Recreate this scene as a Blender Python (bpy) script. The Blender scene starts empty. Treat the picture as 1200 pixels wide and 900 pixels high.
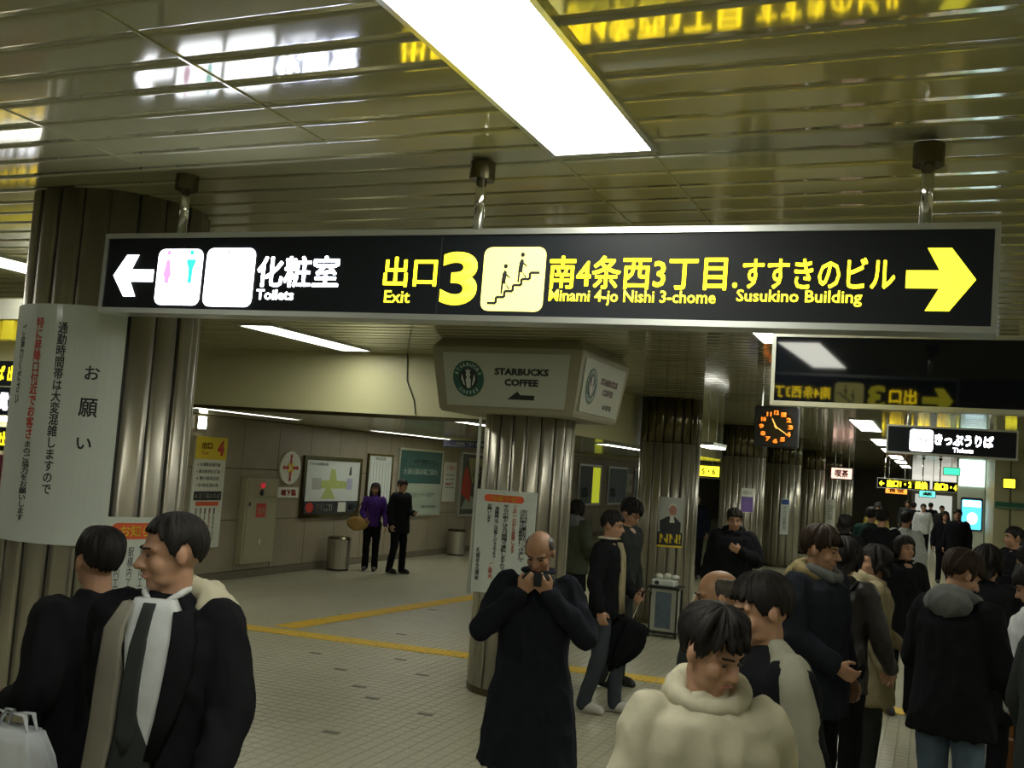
import bpy, bmesh, math, random
from mathutils import Vector, Matrix, noise

random.seed(7)
R = math.radians
sc = bpy.context.scene
col = sc.collection

# ------------------------------------------------------------------ camera, world, exposure
cam_d = bpy.data.cameras.new('camera')
cam = bpy.data.objects.new('camera', cam_d)
col.objects.link(cam)
sc.camera = cam
cam_d.sensor_width = 36.0
cam_d.lens = 36.0            # 1200 px focal length on a 1200 px wide frame
cam_d.clip_start = 0.05
cam_d.clip_end = 300
# world axes seen in the camera's frame (x right, y down, z forward)
ax_x = Vector((0.92313603, 0.03414594, -0.3829542))
ax_y = Vector((0.37811941, 0.09970694, 0.92037179))
ax_z = Vector((0.06961015, -0.99443078, 0.07913183))
right = Vector((ax_x[0], ax_y[0], ax_z[0]))
down = Vector((ax_x[1], ax_y[1], ax_z[1]))
fwd = Vector((ax_x[2], ax_y[2], ax_z[2]))
cm = Matrix((right, -down, -fwd)).transposed().to_4x4()
cm.translation = (0, 0, 2.0)
cam.matrix_world = cm

w = bpy.data.worlds.new('world')
sc.world = w
w.use_nodes = True
w.node_tree.nodes['Background'].inputs[0].default_value = (0.75, 0.85, 0.55, 1)
w.node_tree.nodes['Background'].inputs[1].default_value = 0.02
sc.view_settings.view_transform = 'Standard'
sc.view_settings.look = 'None'
sc.view_settings.exposure = 0.18
sc.view_settings.gamma = 1.0
sc.view_settings.use_curve_mapping = False

LAMP = 12.0          # radiance of the ceiling lamps
CEIL = 3.08
LOW = 2.43          # lower ceiling of the left aisle

# ------------------------------------------------------------------ materials
_m = {}
def M(name, c, rough=0.6, metal=0.0, emit=0.0, var=0.0, scale=8.0, bump=0.0, coat=0.0, stretch=(1, 1, 1), spec=0.5, ecol=None, detail=3.0):
    if name in _m:
        return _m[name]
    m = bpy.data.materials.new(name)
    m.use_nodes = True
    nt = m.node_tree
    b = nt.nodes['Principled BSDF']
    b.inputs['Base Color'].default_value = (*c, 1)
    b.inputs['Roughness'].default_value = rough
    b.inputs['Metallic'].default_value = metal
    b.inputs['Specular IOR Level'].default_value = spec
    b.inputs['Coat Weight'].default_value = coat
    b.inputs['Coat Roughness'].default_value = 0.06
    if emit > 0:
        b.inputs['Emission Color'].default_value = (*(ecol or c), 1)
        b.inputs['Emission Strength'].default_value = emit
    if var > 0 or bump > 0:
        tc = nt.nodes.new('ShaderNodeTexCoord')
        mp = nt.nodes.new('ShaderNodeMapping')
        mp.inputs['Scale'].default_value = stretch
        nz = nt.nodes.new('ShaderNodeTexNoise')
        nz.inputs['Scale'].default_value = scale
        nz.inputs['Detail'].default_value = detail
        nt.links.new(tc.outputs['Object'], mp.inputs[0])
        nt.links.new(mp.outputs[0], nz.inputs['Vector'])
        if var > 0:
            mx = nt.nodes.new('ShaderNodeMix')
            mx.data_type = 'RGBA'
            mx.inputs[6].default_value = (*[max(0, v * (1 - var)) for v in c], 1)
            mx.inputs[7].default_value = (*[min(1, v * (1 + var)) for v in c], 1)
            nt.links.new(nz.outputs['Fac'], mx.inputs[0])
            nt.links.new(mx.outputs[2], b.inputs['Base Color'])
        if bump > 0:
            bp = nt.nodes.new('ShaderNodeBump')
            bp.inputs['Strength'].default_value = bump
            bp.inputs['Distance'].default_value = 0.01
            nt.links.new(nz.outputs['Fac'], bp.inputs['Height'])
            nt.links.new(bp.outputs[0], b.inputs['Normal'])
    _m[name] = m
    return m

LC = (1.0, 0.99, 0.86)
m_lamp = M('lamp_diffuser', (.9, .9, .9), emit=LAMP, ecol=LC)
m_ceil = M('ceiling_enamel', (.37, .365, .215), rough=.09, var=.10, scale=1.5, coat=.3, spec=.8, stretch=(.3, 3, 1))
m_ceil2 = M('low_ceiling_enamel', (.42, .41, .23), rough=.16, var=.06, scale=1.2, coat=.3, spec=.7)
m_cream = M('cream_paint', (.50, .485, .28), rough=.5, var=.06, scale=1.0)
m_wall = M('wall_stone', (.29, .255, .18), rough=.42, var=.18, scale=3.0, bump=.05)
m_joint = M('dark_joint', (.05, .045, .03), rough=.8, var=.1)
m_steel = M('brushed_steel', (.46, .44, .375), rough=.36, metal=.88, var=.14, scale=5, stretch=(5, 5, .5))
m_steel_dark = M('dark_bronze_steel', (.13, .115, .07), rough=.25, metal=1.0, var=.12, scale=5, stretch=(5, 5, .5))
m_alu = M('satin_aluminium', (.62, .65, .62), rough=.32, metal=.85, var=.05, scale=20)
m_chrome = M('polished_chrome', (.7, .7, .66), rough=.12, metal=1.0, var=.03)
m_groove = M('groove_black', (.02, .018, .012), rough=.5, var=.1)
m_sign = M('black_acrylic', (.006, .008, .012), rough=.035, var=.05, spec=.55)
m_black = M('black_plastic', (.012, .012, .012), rough=.4, var=.1)
m_face = M('sign_acrylic_matte', (.009, .012, .016), rough=.45, var=.05, spec=.25)
e_white = M('lit_white', (.9, .92, 1), emit=5.0, ecol=(.92, .95, 1.0))
e_yel = M('lit_yellow', (.9, .8, .05), emit=1.7, ecol=(1.0, .90, .04))
e_yelp = M('lit_pale_yellow', (.9, .8, .2), emit=1.25, ecol=(1.0, .93, .27))
m_yel = M('yellow_print', (.75, .58, .03), rough=.5, var=.08)
m_white = M('white_board', (.62, .68, .64), rough=.35, var=.04, coat=.2)
m_paper = M('white_paper', (.66, .68, .60), rough=.6, var=.04)
m_ink = M('black_ink', (.02, .025, .03), rough=.5, var=.1)
m_red = M('red_print', (.55, .05, .03), rough=.5, var=.08)
m_orange = M('red_orange_print', (.75, .12, .04), rough=.5, var=.08)
m_tact = M('tactile_yellow', (.74, .50, .04), rough=.55, var=.2, scale=6)
m_beige = M('cabinet_beige', (.36, .34, .22), rough=.45, var=.05)
m_skin = M('skin', (.40, .225, .14), rough=.55, var=.08, scale=30)
m_lip = M('lip', (.30, .10, .08), rough=.5, var=.05)
m_eye = M('eye_dark', (.02, .015, .012), rough=.2, var=.05)
m_hair = M('black_hair', (.012, .010, .009), rough=.6, var=.4, scale=60, stretch=(1, 1, .2), bump=.4, spec=.2)
m_hairb = M('brown_hair', (.024, .014, .009), rough=.6, var=.4, scale=60, stretch=(1, 1, .2), bump=.4, spec=.2)
m_hairg = M('grey_hair', (.05, .045, .04), rough=.5, var=.4, scale=60, stretch=(1, 1, .2), bump=.3)

def cloth(name, c, rough=.95):
    return M(name, c, rough=rough, var=.22, scale=14, bump=.25, spec=.08)
c_black = cloth('black_cloth', (.010, .011, .013))
c_coat = cloth('charcoal_coat', (.016, .019, .026))
c_navy = cloth('navy_cloth', (.012, .017, .030))
c_grey = cloth('grey_cloth', (.12, .13, .13))
c_dgrey = cloth('dark_grey_cloth', (.035, .04, .04))
c_green = cloth('grey_green_cloth', (.055, .065, .045))
c_beige = cloth('beige_cloth', (.30, .26, .16))
c_cream = cloth('cream_cloth', (.46, .44, .33))
c_white = cloth('white_cloth', (.55, .58, .60))
c_olive = cloth('olive_fur', (.22, .18, .09))
c_leather = M('black_leather', (.014, .012, .011), rough=.5, var=.3, scale=10, bump=.25)
c_jeans = cloth('blue_jeans', (.10, .14, .20))
c_djeans = cloth('dark_jeans', (.045, .055, .065))
c_purple = cloth('purple_cloth', (.06, .025, .16))
c_brown = cloth('brown_leather', (.16, .07, .025), .5)
c_tan = cloth('tan_leather', (.42, .27, .09), .6)
c_teal = cloth('dark_teal_cloth', (.02, .05, .045))
c_shoe = M('shoe_black', (.012, .012, .012), rough=.35, var=.1)
c_sneak = M('shoe_white', (.5, .5, .46), rough=.5, var=.1)

# ------------------------------------------------------------------ mesh helpers
class G:
    def __init__(s): s.v = []; s.f = []
    def add(s, vs, fs):
        n = len(s.v); s.v += [tuple(p) for p in vs]; s.f += [tuple(i + n for i in f) for f in fs]; return s
    def box(s, a, b):
        x0, y0, z0 = a; x1, y1, z1 = b
        return s.add([(x0,y0,z0),(x1,y0,z0),(x1,y1,z0),(x0,y1,z0),(x0,y0,z1),(x1,y0,z1),(x1,y1,z1),(x0,y1,z1)],
                     [(3,2,1,0),(4,5,6,7),(0,1,5,4),(1,2,6,5),(2,3,7,6),(3,0,4,7)])
    def bbox(s, a, b, c=.004):
        """box whose four vertical-facing front edges are chamfered on all sides (24 verts)"""
        (x0,y0,z0),(x1,y1,z1) = a, b
        vs = []; X=(x0,x1); Y=(y0,y1); Z=(z0,z1)
        sg = (1,-1)
        idx = {}
        for i in (0,1):
            for j in (0,1):
                for k in (0,1):
                    for d in range(3):
                        p = [X[i]+sg[i]*c, Y[j]+sg[j]*c, Z[k]+sg[k]*c]
                        p[d] = (X[i],Y[j],Z[k])[d]
                        idx[(i,j,k,d)] = len(vs); vs.append(p)
        fs = []
        for k in (0,1):
            q = [idx[(0,0,k,2)],idx[(1,0,k,2)],idx[(1,1,k,2)],idx[(0,1,k,2)]]; fs.append(q if k else q[::-1])
            q = [idx[(0,k,0,1)],idx[(1,k,0,1)],idx[(1,k,1,1)],idx[(0,k,1,1)]]; fs.append(q[::-1] if k else q)
            q = [idx[(k,0,0,0)],idx[(k,1,0,0)],idx[(k,1,1,0)],idx[(k,0,1,0)]]; fs.append(q if k else q[::-1])
        for i in (0,1):
            for j in (0,1):
                fs.append([idx[(i,j,0,0)],idx[(i,j,1,0)],idx[(i,j,1,1)],idx[(i,j,0,1)]])
                fs.append([idx[(i,0,j,0)],idx[(i,1,j,0)],idx[(i,1,j,2)],idx[(i,0,j,2)]])
                fs.append([idx[(0,i,j,1)],idx[(1,i,j,1)],idx[(1,i,j,2)],idx[(0,i,j,2)]])
                for k in (0,1): fs.append([idx[(i,j,k,0)],idx[(i,j,k,1)],idx[(i,j,k,2)]])
        return s.add(vs, fs)
    def tube(s, pts, rs, n=10, flat=1.0, up=None):
        """closed tube along points with a radius per point"""
        if not hasattr(rs, '__len__'): rs = [rs]*len(pts)
        pts = [Vector(p) for p in pts]; vs = []; fs = []
        for i, p in enumerate(pts):
            d = (pts[min(i+1,len(pts)-1)] - pts[max(i-1,0)]).normalized()
            u = Vector(up) if up else (Vector((0,0,1)) if abs(d.z) < .9 else Vector((0,1,0)))
            a = d.cross(u).normalized(); b = a.cross(d).normalized()
            for k in range(n):
                t = 2*math.pi*k/n
                vs.append(p + a*math.cos(t)*rs[i] + b*math.sin(t)*rs[i]*flat)
        for i in range(len(pts)-1):
            for k in range(n):
                fs.append((i*n+k, i*n+(k+1)%n, (i+1)*n+(k+1)%n, (i+1)*n+k))
        fs.append(tuple(range(n-1,-1,-1))); fs.append(tuple((len(pts)-1)*n+k for k in range(n)))
        return s.add(vs, fs)
    def cap(s, p0, r0, p1, r1, n=12, flat=1.0, up=None):
        """tapered capsule"""
        p0 = Vector(p0); p1 = Vector(p1); d = (p1-p0).normalized()
        pts = []; rs = []
        for a in (85, 60, 30, 0): pts.append(p0 - d*r0*math.sin(R(a))); rs.append(r0*math.cos(R(a)))
        for a in (0, 30, 60, 85): pts.append(p1 + d*r1*math.sin(R(a))); rs.append(r1*math.cos(R(a)))
        return s.tube(pts, rs, n, flat, up)
    def ell(s, c, r, n=16, m=10, rot=None, fn=None):
        vs = []; fs = []
        c = Vector(c)
        for j in range(1, m):
            ph = math.pi*j/m
            for i in range(n):
                t = 2*math.pi*i/n
                p = Vector((math.sin(ph)*math.cos(t)*r[0], math.sin(ph)*math.sin(t)*r[1], math.cos(ph)*r[2]))
                if fn: p = p*fn(p)
                if rot: p = rot @ p
                vs.append(c+p)
        top = Vector((0,0,r[2])); bot = Vector((0,0,-r[2]))
        if rot: top = rot@top; bot = rot@bot
        vs += [c+top, c+bot]; T = len(vs)-2; B = T+1
        for j in range(m-2):
            for i in range(n):
                fs.append((j*n+i, (j+1)*n+i, (j+1)*n+(i+1)%n, j*n+(i+1)%n))
        for i in range(n):
            fs.append((T, i, (i+1)%n)); fs.append((B, (m-2)*n+(i+1)%n, (m-2)*n+i))
        return s.add(vs, fs)
    def rings(s, rings):
        """closed loft through equal-sized rings of points"""
        n = len(rings[0]); vs = [p for r in rings for p in r]; fs = []
        for i in range(len(rings)-1):
            for k in range(n): fs.append((i*n+k, i*n+(k+1)%n, (i+1)*n+(k+1)%n, (i+1)*n+k))
        fs.append(tuple(range(n-1,-1,-1))); fs.append(tuple((len(rings)-1)*n+k for k in range(n)))
        return s.add(vs, fs)
    def prism(s, pts, w0, w1, fn):
        """polygon (u,v) extruded from w0 to w1, placed by fn(u,v,w)"""
        if getattr(fn, 'curved', False):
            bm = bmesh.new()
            bm.faces.new([bm.verts.new((u, v, 0)) for u, v in pts])
            lo = min(p[0] for p in pts); hi = max(p[0] for p in pts)
            k = math.ceil(lo/.03)
            while k*.03 < hi:
                bmesh.ops.bisect_plane(bm, geom=bm.verts[:]+bm.edges[:]+bm.faces[:], plane_co=(k*.03+.0001, 0, 0), plane_no=(1, 0, 0)); k += 1
            bm.verts.index_update(); nv = len(bm.verts)
            uv = [tuple(v.co) for v in bm.verts]
            top = [[v.index for v in f.verts] for f in bm.faces]
            fs = [tuple(i+nv for i in f) for f in top] + [tuple(f[::-1]) for f in top]
            for e in bm.edges:
                if len(e.link_faces) == 1:
                    a, b = e.verts[0].index, e.verts[1].index; fs.append((a, b, b+nv, a+nv))
            bm.free()
            return s.add([fn(p[0], p[1], w0) for p in uv] + [fn(p[0], p[1], w1) for p in uv], fs)
        n = len(pts)
        vs = [fn(u, v, w0) for u, v in pts] + [fn(u, v, w1) for u, v in pts]
        fs = [tuple(range(n-1,-1,-1)), tuple(range(n, 2*n))] + [(i,(i+1)%n,n+(i+1)%n,n+i) for i in range(n)]
        return s.add(vs, fs)
    def sheet(s, u0, u1, v0, v1, nu, nv, w0, w1, fn):
        """curved thick sheet"""
        vs = []
        for ww in (w0, w1):
            for j in range(nv+1):
                for i in range(nu+1):
                    vs.append(fn(u0+(u1-u0)*i/nu, v0+(v1-v0)*j/nv, ww))
        N = (nu+1)*(nv+1); fs = []
        for j in range(nv):
            for i in range(nu):
                a = j*(nu+1)+i; b = a+1; c = b+nu+1; d = a+nu+1
                fs.append((d,c,b,a)); fs.append((a+N,b+N,c+N,d+N))
        for i in range(nu):
            a=i; b=i+1; fs.append((a,b,b+N,a+N)); a=nv*(nu+1)+i; b=a+1; fs.append((b,a,a+N,b+N))
        for j in range(nv):
            a=j*(nu+1); b=a+nu+1; fs.append((b,a,a+N,b+N)); a+=nu; b+=nu; fs.append((a,b,b+N,a+N))
        return s.add(vs, fs)
    def mesh(s, name, off=(0,0,0), smooth=False):
        me = bpy.data.meshes.new(name)
        o = Vector(off)
        me.from_pydata([tuple(Vector(p)-o) for p in s.v], [], s.f)
        bm = bmesh.new(); bm.from_mesh(me)
        bmesh.ops.recalc_face_normals(bm, faces=bm.faces)
        bm.to_mesh(me); bm.free()
        if smooth:
            me.polygons.foreach_set('use_smooth', [True]*len(me.polygons))
        return me
    def build(s, name, mat, parent=None, smooth=False, angle=None):
        off = parent_off(parent)
        me = s.mesh(name, off, smooth)
        me.materials.append(mat)
        o = bpy.data.objects.new(name, me)
        col.objects.link(o)
        if parent: o.parent = parent
        return o

def parent_off(p):
    o = Vector((0,0,0))
    while p is not None:
        o = o + Vector(p.location); p = p.parent
    return o

def link_copy(src, name, parent, loc, rz=0.0, mat=None):
    o = src.copy(); o.name = name; col.objects.link(o); o.parent = parent; o.location = loc
    o.rotation_euler = (0, 0, rz)
    return o

def tag(o, label=None, cat=None, group=None, kind=None):
    if label: o['label'] = label
    if cat: o['category'] = cat
    if group: o['group'] = group
    if kind: o['kind'] = kind
    return o

def emp(name, loc, label=None, cat=None, group=None, kind=None):
    o = bpy.data.objects.new(name, None)
    o.empty_display_size = .1
    col.objects.link(o); o.location = loc
    return tag(o, label, cat, group, kind)

def struct(o, label=None): return tag(o, label, None, None, 'structure')

def plane_fn(o, u, wd):
    o = Vector(o); u = Vector(u); wd = Vector(wd)
    return lambda a, b, c: o + u*a + Vector((0,0,1))*b + wd*c

def cyl_fn(cx, cy, r, a0):
    """u = arc length (to the right seen from outside), v = height, w = outwards"""
    def f(u, v, ww):
        a = a0 + u/r
        return Vector((cx + (r+ww)*math.sin(a), cy - (r+ww)*math.cos(a), v))
    f.curved = True
    return f

def rrect(u0, v0, u1, v1, r, n=4):
    p = []
    for (cx, cy, a0) in ((u1-r, v0+r, -90), (u1-r, v1-r, 0), (u0+r, v1-r, 90), (u0+r, v0+r, 180)):
        for k in range(n+1):
            a = R(a0 + 90*k/n); p.append((cx + r*math.cos(a), cy + r*math.sin(a)))
    return p
def rect(u0, v0, u1, v1): return [(u0,v0),(u1,v0),(u1,v1),(u0,v1)]
def oval(cu, cv, ru, rv, n=24): return [(cu+ru*math.cos(2*math.pi*k/n), cv+rv*math.sin(2*math.pi*k/n)) for k in range(n)]

def plate(name, pts, w0, w1, fn, mat, parent): return G().prism(pts, w0, w1, fn).build(name, mat, parent)

def text(body, box, fn, mat, parent, w=0.003, bold=0.0, name='lettering', keep=False, vertical=False, res=2, thick=.0015):
    """lettering fitted to box=(u0,v0,u1,v1) on the surface fn"""
    cu = bpy.data.curves.new('t', 'FONT')
    cu.body = '\n'.join(body) if vertical else body
    cu.size = 1.0; cu.resolution_u = res; cjk = any(ord(ch) > 0x2000 for ch in body); cu.offset = 0 if cjk else bold; cu.align_x = 'CENTER'
    cu.space_line = .95
    to = bpy.data.objects.new('t', cu); col.objects.link(to)
    dg = bpy.context.evaluated_depsgraph_get()
    me0 = bpy.data.meshes.new_from_object(to.evaluated_get(dg))
    col.objects.unlink(to); bpy.data.objects.remove(to); bpy.data.curves.remove(cu)
    if not me0.vertices: return None
    bm = bmesh.new(); bm.from_mesh(me0)
    if cjk and bold >= .01:
        base = bm.verts[:]
        d_b = max(.014, bold*1.1)
        for v in base: v.co.x -= d_b; v.co.y -= d_b
        for dx, dy in ((2*d_b, 0), (0, 2*d_b), (2*d_b, 2*d_b)):
            n0 = len(bm.verts); bm.from_mesh(me0); bm.verts.ensure_lookup_table()
            for v in bm.verts[n0:]: v.co.x += dx-d_b; v.co.y += dy-d_b
    bpy.data.meshes.remove(me0)
    xs = [v.co.x for v in bm.verts]; ys = [v.co.y for v in bm.verts]
    x0, x1, y0, y1 = min(xs), max(xs), min(ys), max(ys)
    sx = (box[2]-box[0])/(x1-x0); sy = (box[3]-box[1])/(y1-y0)
    ox, oy = box[0], box[1]
    if keep:
        k = min(sx, sy); ox += ((box[2]-box[0]) - k*(x1-x0))/2; oy += ((box[3]-box[1]) - k*(y1-y0))/2; sx = sy = k
    off = parent_off(parent)
    for v in bm.verts:
        v.co = fn(ox+(v.co.x-x0)*sx, oy+(v.co.y-y0)*sy, w) - off
    if thick:
        g = bmesh.ops.extrude_face_region(bm, geom=bm.faces[:])
        mv = [e for e in g['geom'] if isinstance(e, bmesh.types.BMVert)]
        n = fn(ox, oy, w+thick) - fn(ox, oy, w)
        bmesh.ops.translate(bm, verts=mv, vec=n)
    me = bpy.data.meshes.new(name); bm.to_mesh(me); bm.free()
    me.materials.append(mat)
    o = bpy.data.objects.new(name, me); col.objects.link(o); o.parent = parent
    return o

# ================================================================== THE SETTING
PIL = [(-3.59, 3.70, .39), (-3.42, 8.72, .41), (-3.42, 14.15, .42), (-3.42, 20.2, .42), (-3.42, 26, .42), (-3.42, 32, .42), (-3.42, 38, .42), (-3.42, 44, .42)]
WX = -9.75

# floor: slab plus small square tiles
m_floor = M('floor_tile', (.40, .39, .285), rough=.34, var=.16, scale=2.2, spec=.5)
def floor_far():
    m = bpy.data.materials.new('floor_tiled_slab'); m.use_nodes = True
    nt = m.node_tree; b = nt.nodes['Principled BSDF']
    tc = nt.nodes.new('ShaderNodeTexCoord'); br = nt.nodes.new('ShaderNodeTexBrick')
    br.offset = 0.0; br.inputs['Scale'].default_value = 1.0
    br.inputs['Brick Width'].default_value = .1; br.inputs['Row Height'].default_value = .1
    br.inputs['Mortar Size'].default_value = .007
    br.inputs['Color1'].default_value = (.42, .41, .30, 1); br.inputs['Color2'].default_value = (.36, .35, .25, 1)
    br.inputs['Mortar'].default_value = (.25, .24, .165, 1)
    nt.links.new(tc.outputs['Object'], br.inputs['Vector'])
    nt.links.new(br.outputs['Color'], b.inputs['Base Color'])
    b.inputs['Roughness'].default_value = .32
    return m
flo = struct(G().box((-9.9, -6, -.12), (5, 80, -.004)).build('floor', floor_far()), 'pale tiled concourse floor')
TP = .1
def tile_g(x, y, g=None, q=None):
    h = q if q is not None else random.uniform(-.0006, .0006)
    c = .003; a = .004
    x0, x1, y0, y1 = x+c, x+TP-c, y+c, y+TP-c
    g = g or G()
    g.add([(x0,y0,-.006),(x1,y0,-.006),(x1,y1,-.006),(x0,y1,-.006),(x0+a,y0+a,h),(x1-a,y0+a,h),(x1-a,y1-a,h),(x0+a,y1-a,h)],
          [(4,5,6,7),(0,1,5,4),(1,2,6,5),(2,3,7,6),(3,0,4,7)])
    return g
proto = tile_g(0, 0, q=0.0).build('tile', m_floor, flo)
ind = set(); n = 0
for j in range(20):                       # the tiles that show largest, each its own object
    for i in range(15):
        x = round(-4.1 + i*TP, 3); y = round(5.6 + j*TP, 3)
        ind.add((round(x*10), round(y*10)))
        o = proto if n == 0 else link_copy(proto, 'tile', flo, (0,0,0))
        o.location = (x, y, random.uniform(-.0006, .0006)); n += 1
tg = G()
for i in range(-97, 34):
    for j in range(40, 165):
        if (i, j) in ind: continue
        tile_g(i*TP, j*TP, tg)
tag(tg.build('tile_field', m_floor, flo), kind='stuff')
# a few dark worn tiles
m_worn = M('worn_tile', (.10, .095, .07), rough=.5, var=.3)
for (x, y) in [(-4.6,7.9),(-5.1,8.4),(-4.4,8.7),(-3.7,7.4),(-5.6,10.5),(-5.2,11.9),(-6.8,11.2),(-4.0,6.5),(-3.0,6.1),(-5.7,8.9),(-6.2,12.5),(-4.9,9.2),(-2.5,6.6),(-4.3,7.6)]:
    G().sheet(0, .13, 0, .06, 1, 1, 0, .001, plane_fn((x, y, .0012), (1, .1, 0), (0,0,1)) if False else (lambda a, b, c, x=x, y=y: Vector((x+a, y+b+a*.1, .0008+c)))).build('worn_patch', m_worn, flo)

# yellow tactile paving: blocks with raised bars
def tact_mesh():
    g = G().box((0,0,0),(.29,.29,.004))
    for k in range(4): g.box((.03+k*.066, .02, .004), (.055+k*.066, .27, .008))
    return g
tproto = tact_mesh().build('tactile_block', m_tact, flo)
tn = 0
def tblock(x, y, rz):
    global tn
    o = tproto if tn == 0 else link_copy(tproto, 'tactile_block', flo, (0,0,0))
    o.location = (x, y, .0012); o.rotation_euler = (0,0,rz); tn += 1
a = math.atan2(10.28-9.60, .54+6.59)
for k in range(44):
    d = -3.0 + k*.3
    tblock(-6.6 + d*math.cos(a), 9.55 + d*math.sin(a), a)
a2 = math.atan2(13.9-9.9, .42)
for k in range(17):
    d = .35 + k*.3
    tblock(-6.62 + d*math.cos(a2), 9.6 + d*math.sin(a2), a2)

# ceilings
ceil = struct(G().box((-9.9, -6, CEIL+.012), (5, 9.4, CEIL+.15)).box((-3.9, 9.4, CEIL+.012), (5, 80, CEIL+.15)).box((-9.9, 24.2, CEIL+.012), (-3.9, 80, CEIL+.15)).build('ceiling', m_groove), 'glossy olive strip ceiling')
SP = .18
def strip(x0, x1, name='ceiling_strip'):
    g = G(); N = 6; vs = []; W = SP-.0025
    for x in (x0, x1):
        for k in range(N+1):
            t = -1+2*k/N
            vs.append((x, t*W/2, -.00006*(1-t*t)))
    fs = [(k, k+1, N+1+k+1, N+1+k) for k in range(N)]
    n0 = len(vs)
    vs += [(x0,-W/2,.012),(x1,-W/2,.012),(x1,W/2,.012),(x0,W/2,.012)]
    fs += [(0, N+1, n0+1, n0), (N, n0+3, n0+2, 2*N+1)]
    g.add(vs, fs)
    o = g.build(name, m_ceil, ceil, smooth=True)
    return o
PANX = (-1.23, -.895)
s1 = None; s2 = None; s3 = None; s4 = None
y = -1.0; first = {}
segs_near = [(-9.75, -3.9), (-3.9, 5.0)]
k = 0
while y < 24:
    for si, (xa, xb) in enumerate([(-9.75, 5.0)] if y < 9.3 else [(-3.9, 5.0)]):
        key = (xa, xb)
        if key not in first:
            first[key] = strip(xa, xb); o = first[key]
        else:
            o = link_copy(first[key], 'ceiling_strip', ceil, (0,0,0))
        o.location = (0, y+SP/2, CEIL + random.uniform(-.0006, .0006))
        o.rotation_euler = (R(random.uniform(-.07, .07)), 0, R(random.uniform(-.02, .02)))
    y += SP
fg = G()
while y < 79:
    W = SP-.0025
    for (xa, xb) in [(-9.75, 5.0)]:
        fg.box((xa, y, CEIL), (xb, y+W, CEIL+.01))
    y += SP
tag(fg.build('ceiling_strip_field', m_ceil, ceil), kind='stuff')

low = struct(G().box((-9.9, 9.44, LOW), (-3.95, 24.0, LOW+.06)).build('ceiling_low', m_ceil2), 'lower glossy ceiling of the left aisle')
G().box((-9.9, 9.38, LOW-.02), (-3.9, 9.44, CEIL+.01)).build('fascia_panel', m_cream, low)
G().box((-3.95, 9.44, LOW-.02), (-3.89, 24.0, CEIL+.01)).build('fascia_panel', m_cream, low)
G().box((-9.9, 24.0, LOW-.02), (-3.89, 24.06, CEIL+.01)).build('fascia_panel', m_cream, low)
G().box((-9.9, 9.366, LOW-.03), (-3.9, 9.38, LOW+.01)).build('edge_trim', m_steel_dark, low)
G().tube([(-5.1, 9.37, 3.08), (-5.08, 9.37, 2.8), (-4.98, 9.37, 2.6), (-4.95, 9.37, 2.45)], .006, 6).build('cable', m_black, low)
# plain cream ceiling bay in front of the fascia on the left (trim strips along it)
for i, (x, y0, y1) in enumerate([(-2.95, 1.4, 3.05), (-2.0, 1.9, 2.95), (-1.25, 3.3, 5.2), (-.91, 3.3, 5.2), (-2.95, -.5, 1.35)]):
    struct(G().box((x-.005, y0, CEIL-.004), (x+.005, y1, CEIL)).build('trim_%d' % (i+1), m_ceil), 'thin seam strip on the ceiling')

# walls
wl = struct(G().box((-9.95, -6, 0), (WX-.022, 80, CEIL+.02)).build('wall_left', m_joint), 'grey brown panelled wall of the left aisle')
wp = {}
for j, (z0, z1) in enumerate([(.12, .88), (.89, 1.66), (1.67, 2.42)]):
    for i in range(44):
        y0 = 1.0 + i*.92
        if j not in wp:
            wp[j] = G().bbox((-.022, 0, z0), (0, .91, z1), .003).build('wall_panel', m_wall, wl); o = wp[j]
        else: o = link_copy(wp[j], 'wall_panel', wl, (0,0,0))
        o.location = (WX + random.uniform(-.001, .001), y0, 0)
G().box((WX-.022, -6, 2.43), (WX, 9.44, CEIL)).box((WX-.022, 24, 2.43), (WX, 80, CEIL)).build('upper_panel', m_cream, wl)
struct(G().box((WX-.02, -6, 0), (WX+.012, 80, .115)).build('baseboard_left', M('baseboard_grey', (.16,.145,.10), rough=.5, var=.2)), 'grey skirting of the left wall')
struct(G().box((4.4, -6, 0), (4.6, 26, CEIL+.02)).build('wall_right', m_cream), 'cream wall on the right, outside the frame')
struct(G().box((-9.9, -6.15, 0), (4.6, -6, CEIL+.02)).build('wall_back', m_cream), 'cream wall behind the camera')
struct(G().box((-9.9, 70, 0), (5, 70.2, CEIL+.02)).build('wall_far', m_cream), 'far end wall of the passage')
wr = struct(G().box((1.30, 26, 0), (4.6, 26.25, CEIL+.02)).box((1.30, 26.25, 0), (1.5, 69.9, CEIL+.02)).build('wall_passage', m_cream), 'cream wall on the right of the far passage')
for x in (1.62, 2.02, 2.45, 2.9, 3.4, 3.9):
    G().box((x, 25.985, 0), (x+.02, 26, CEIL)).build('wall_joint', m_joint, wr)

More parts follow.
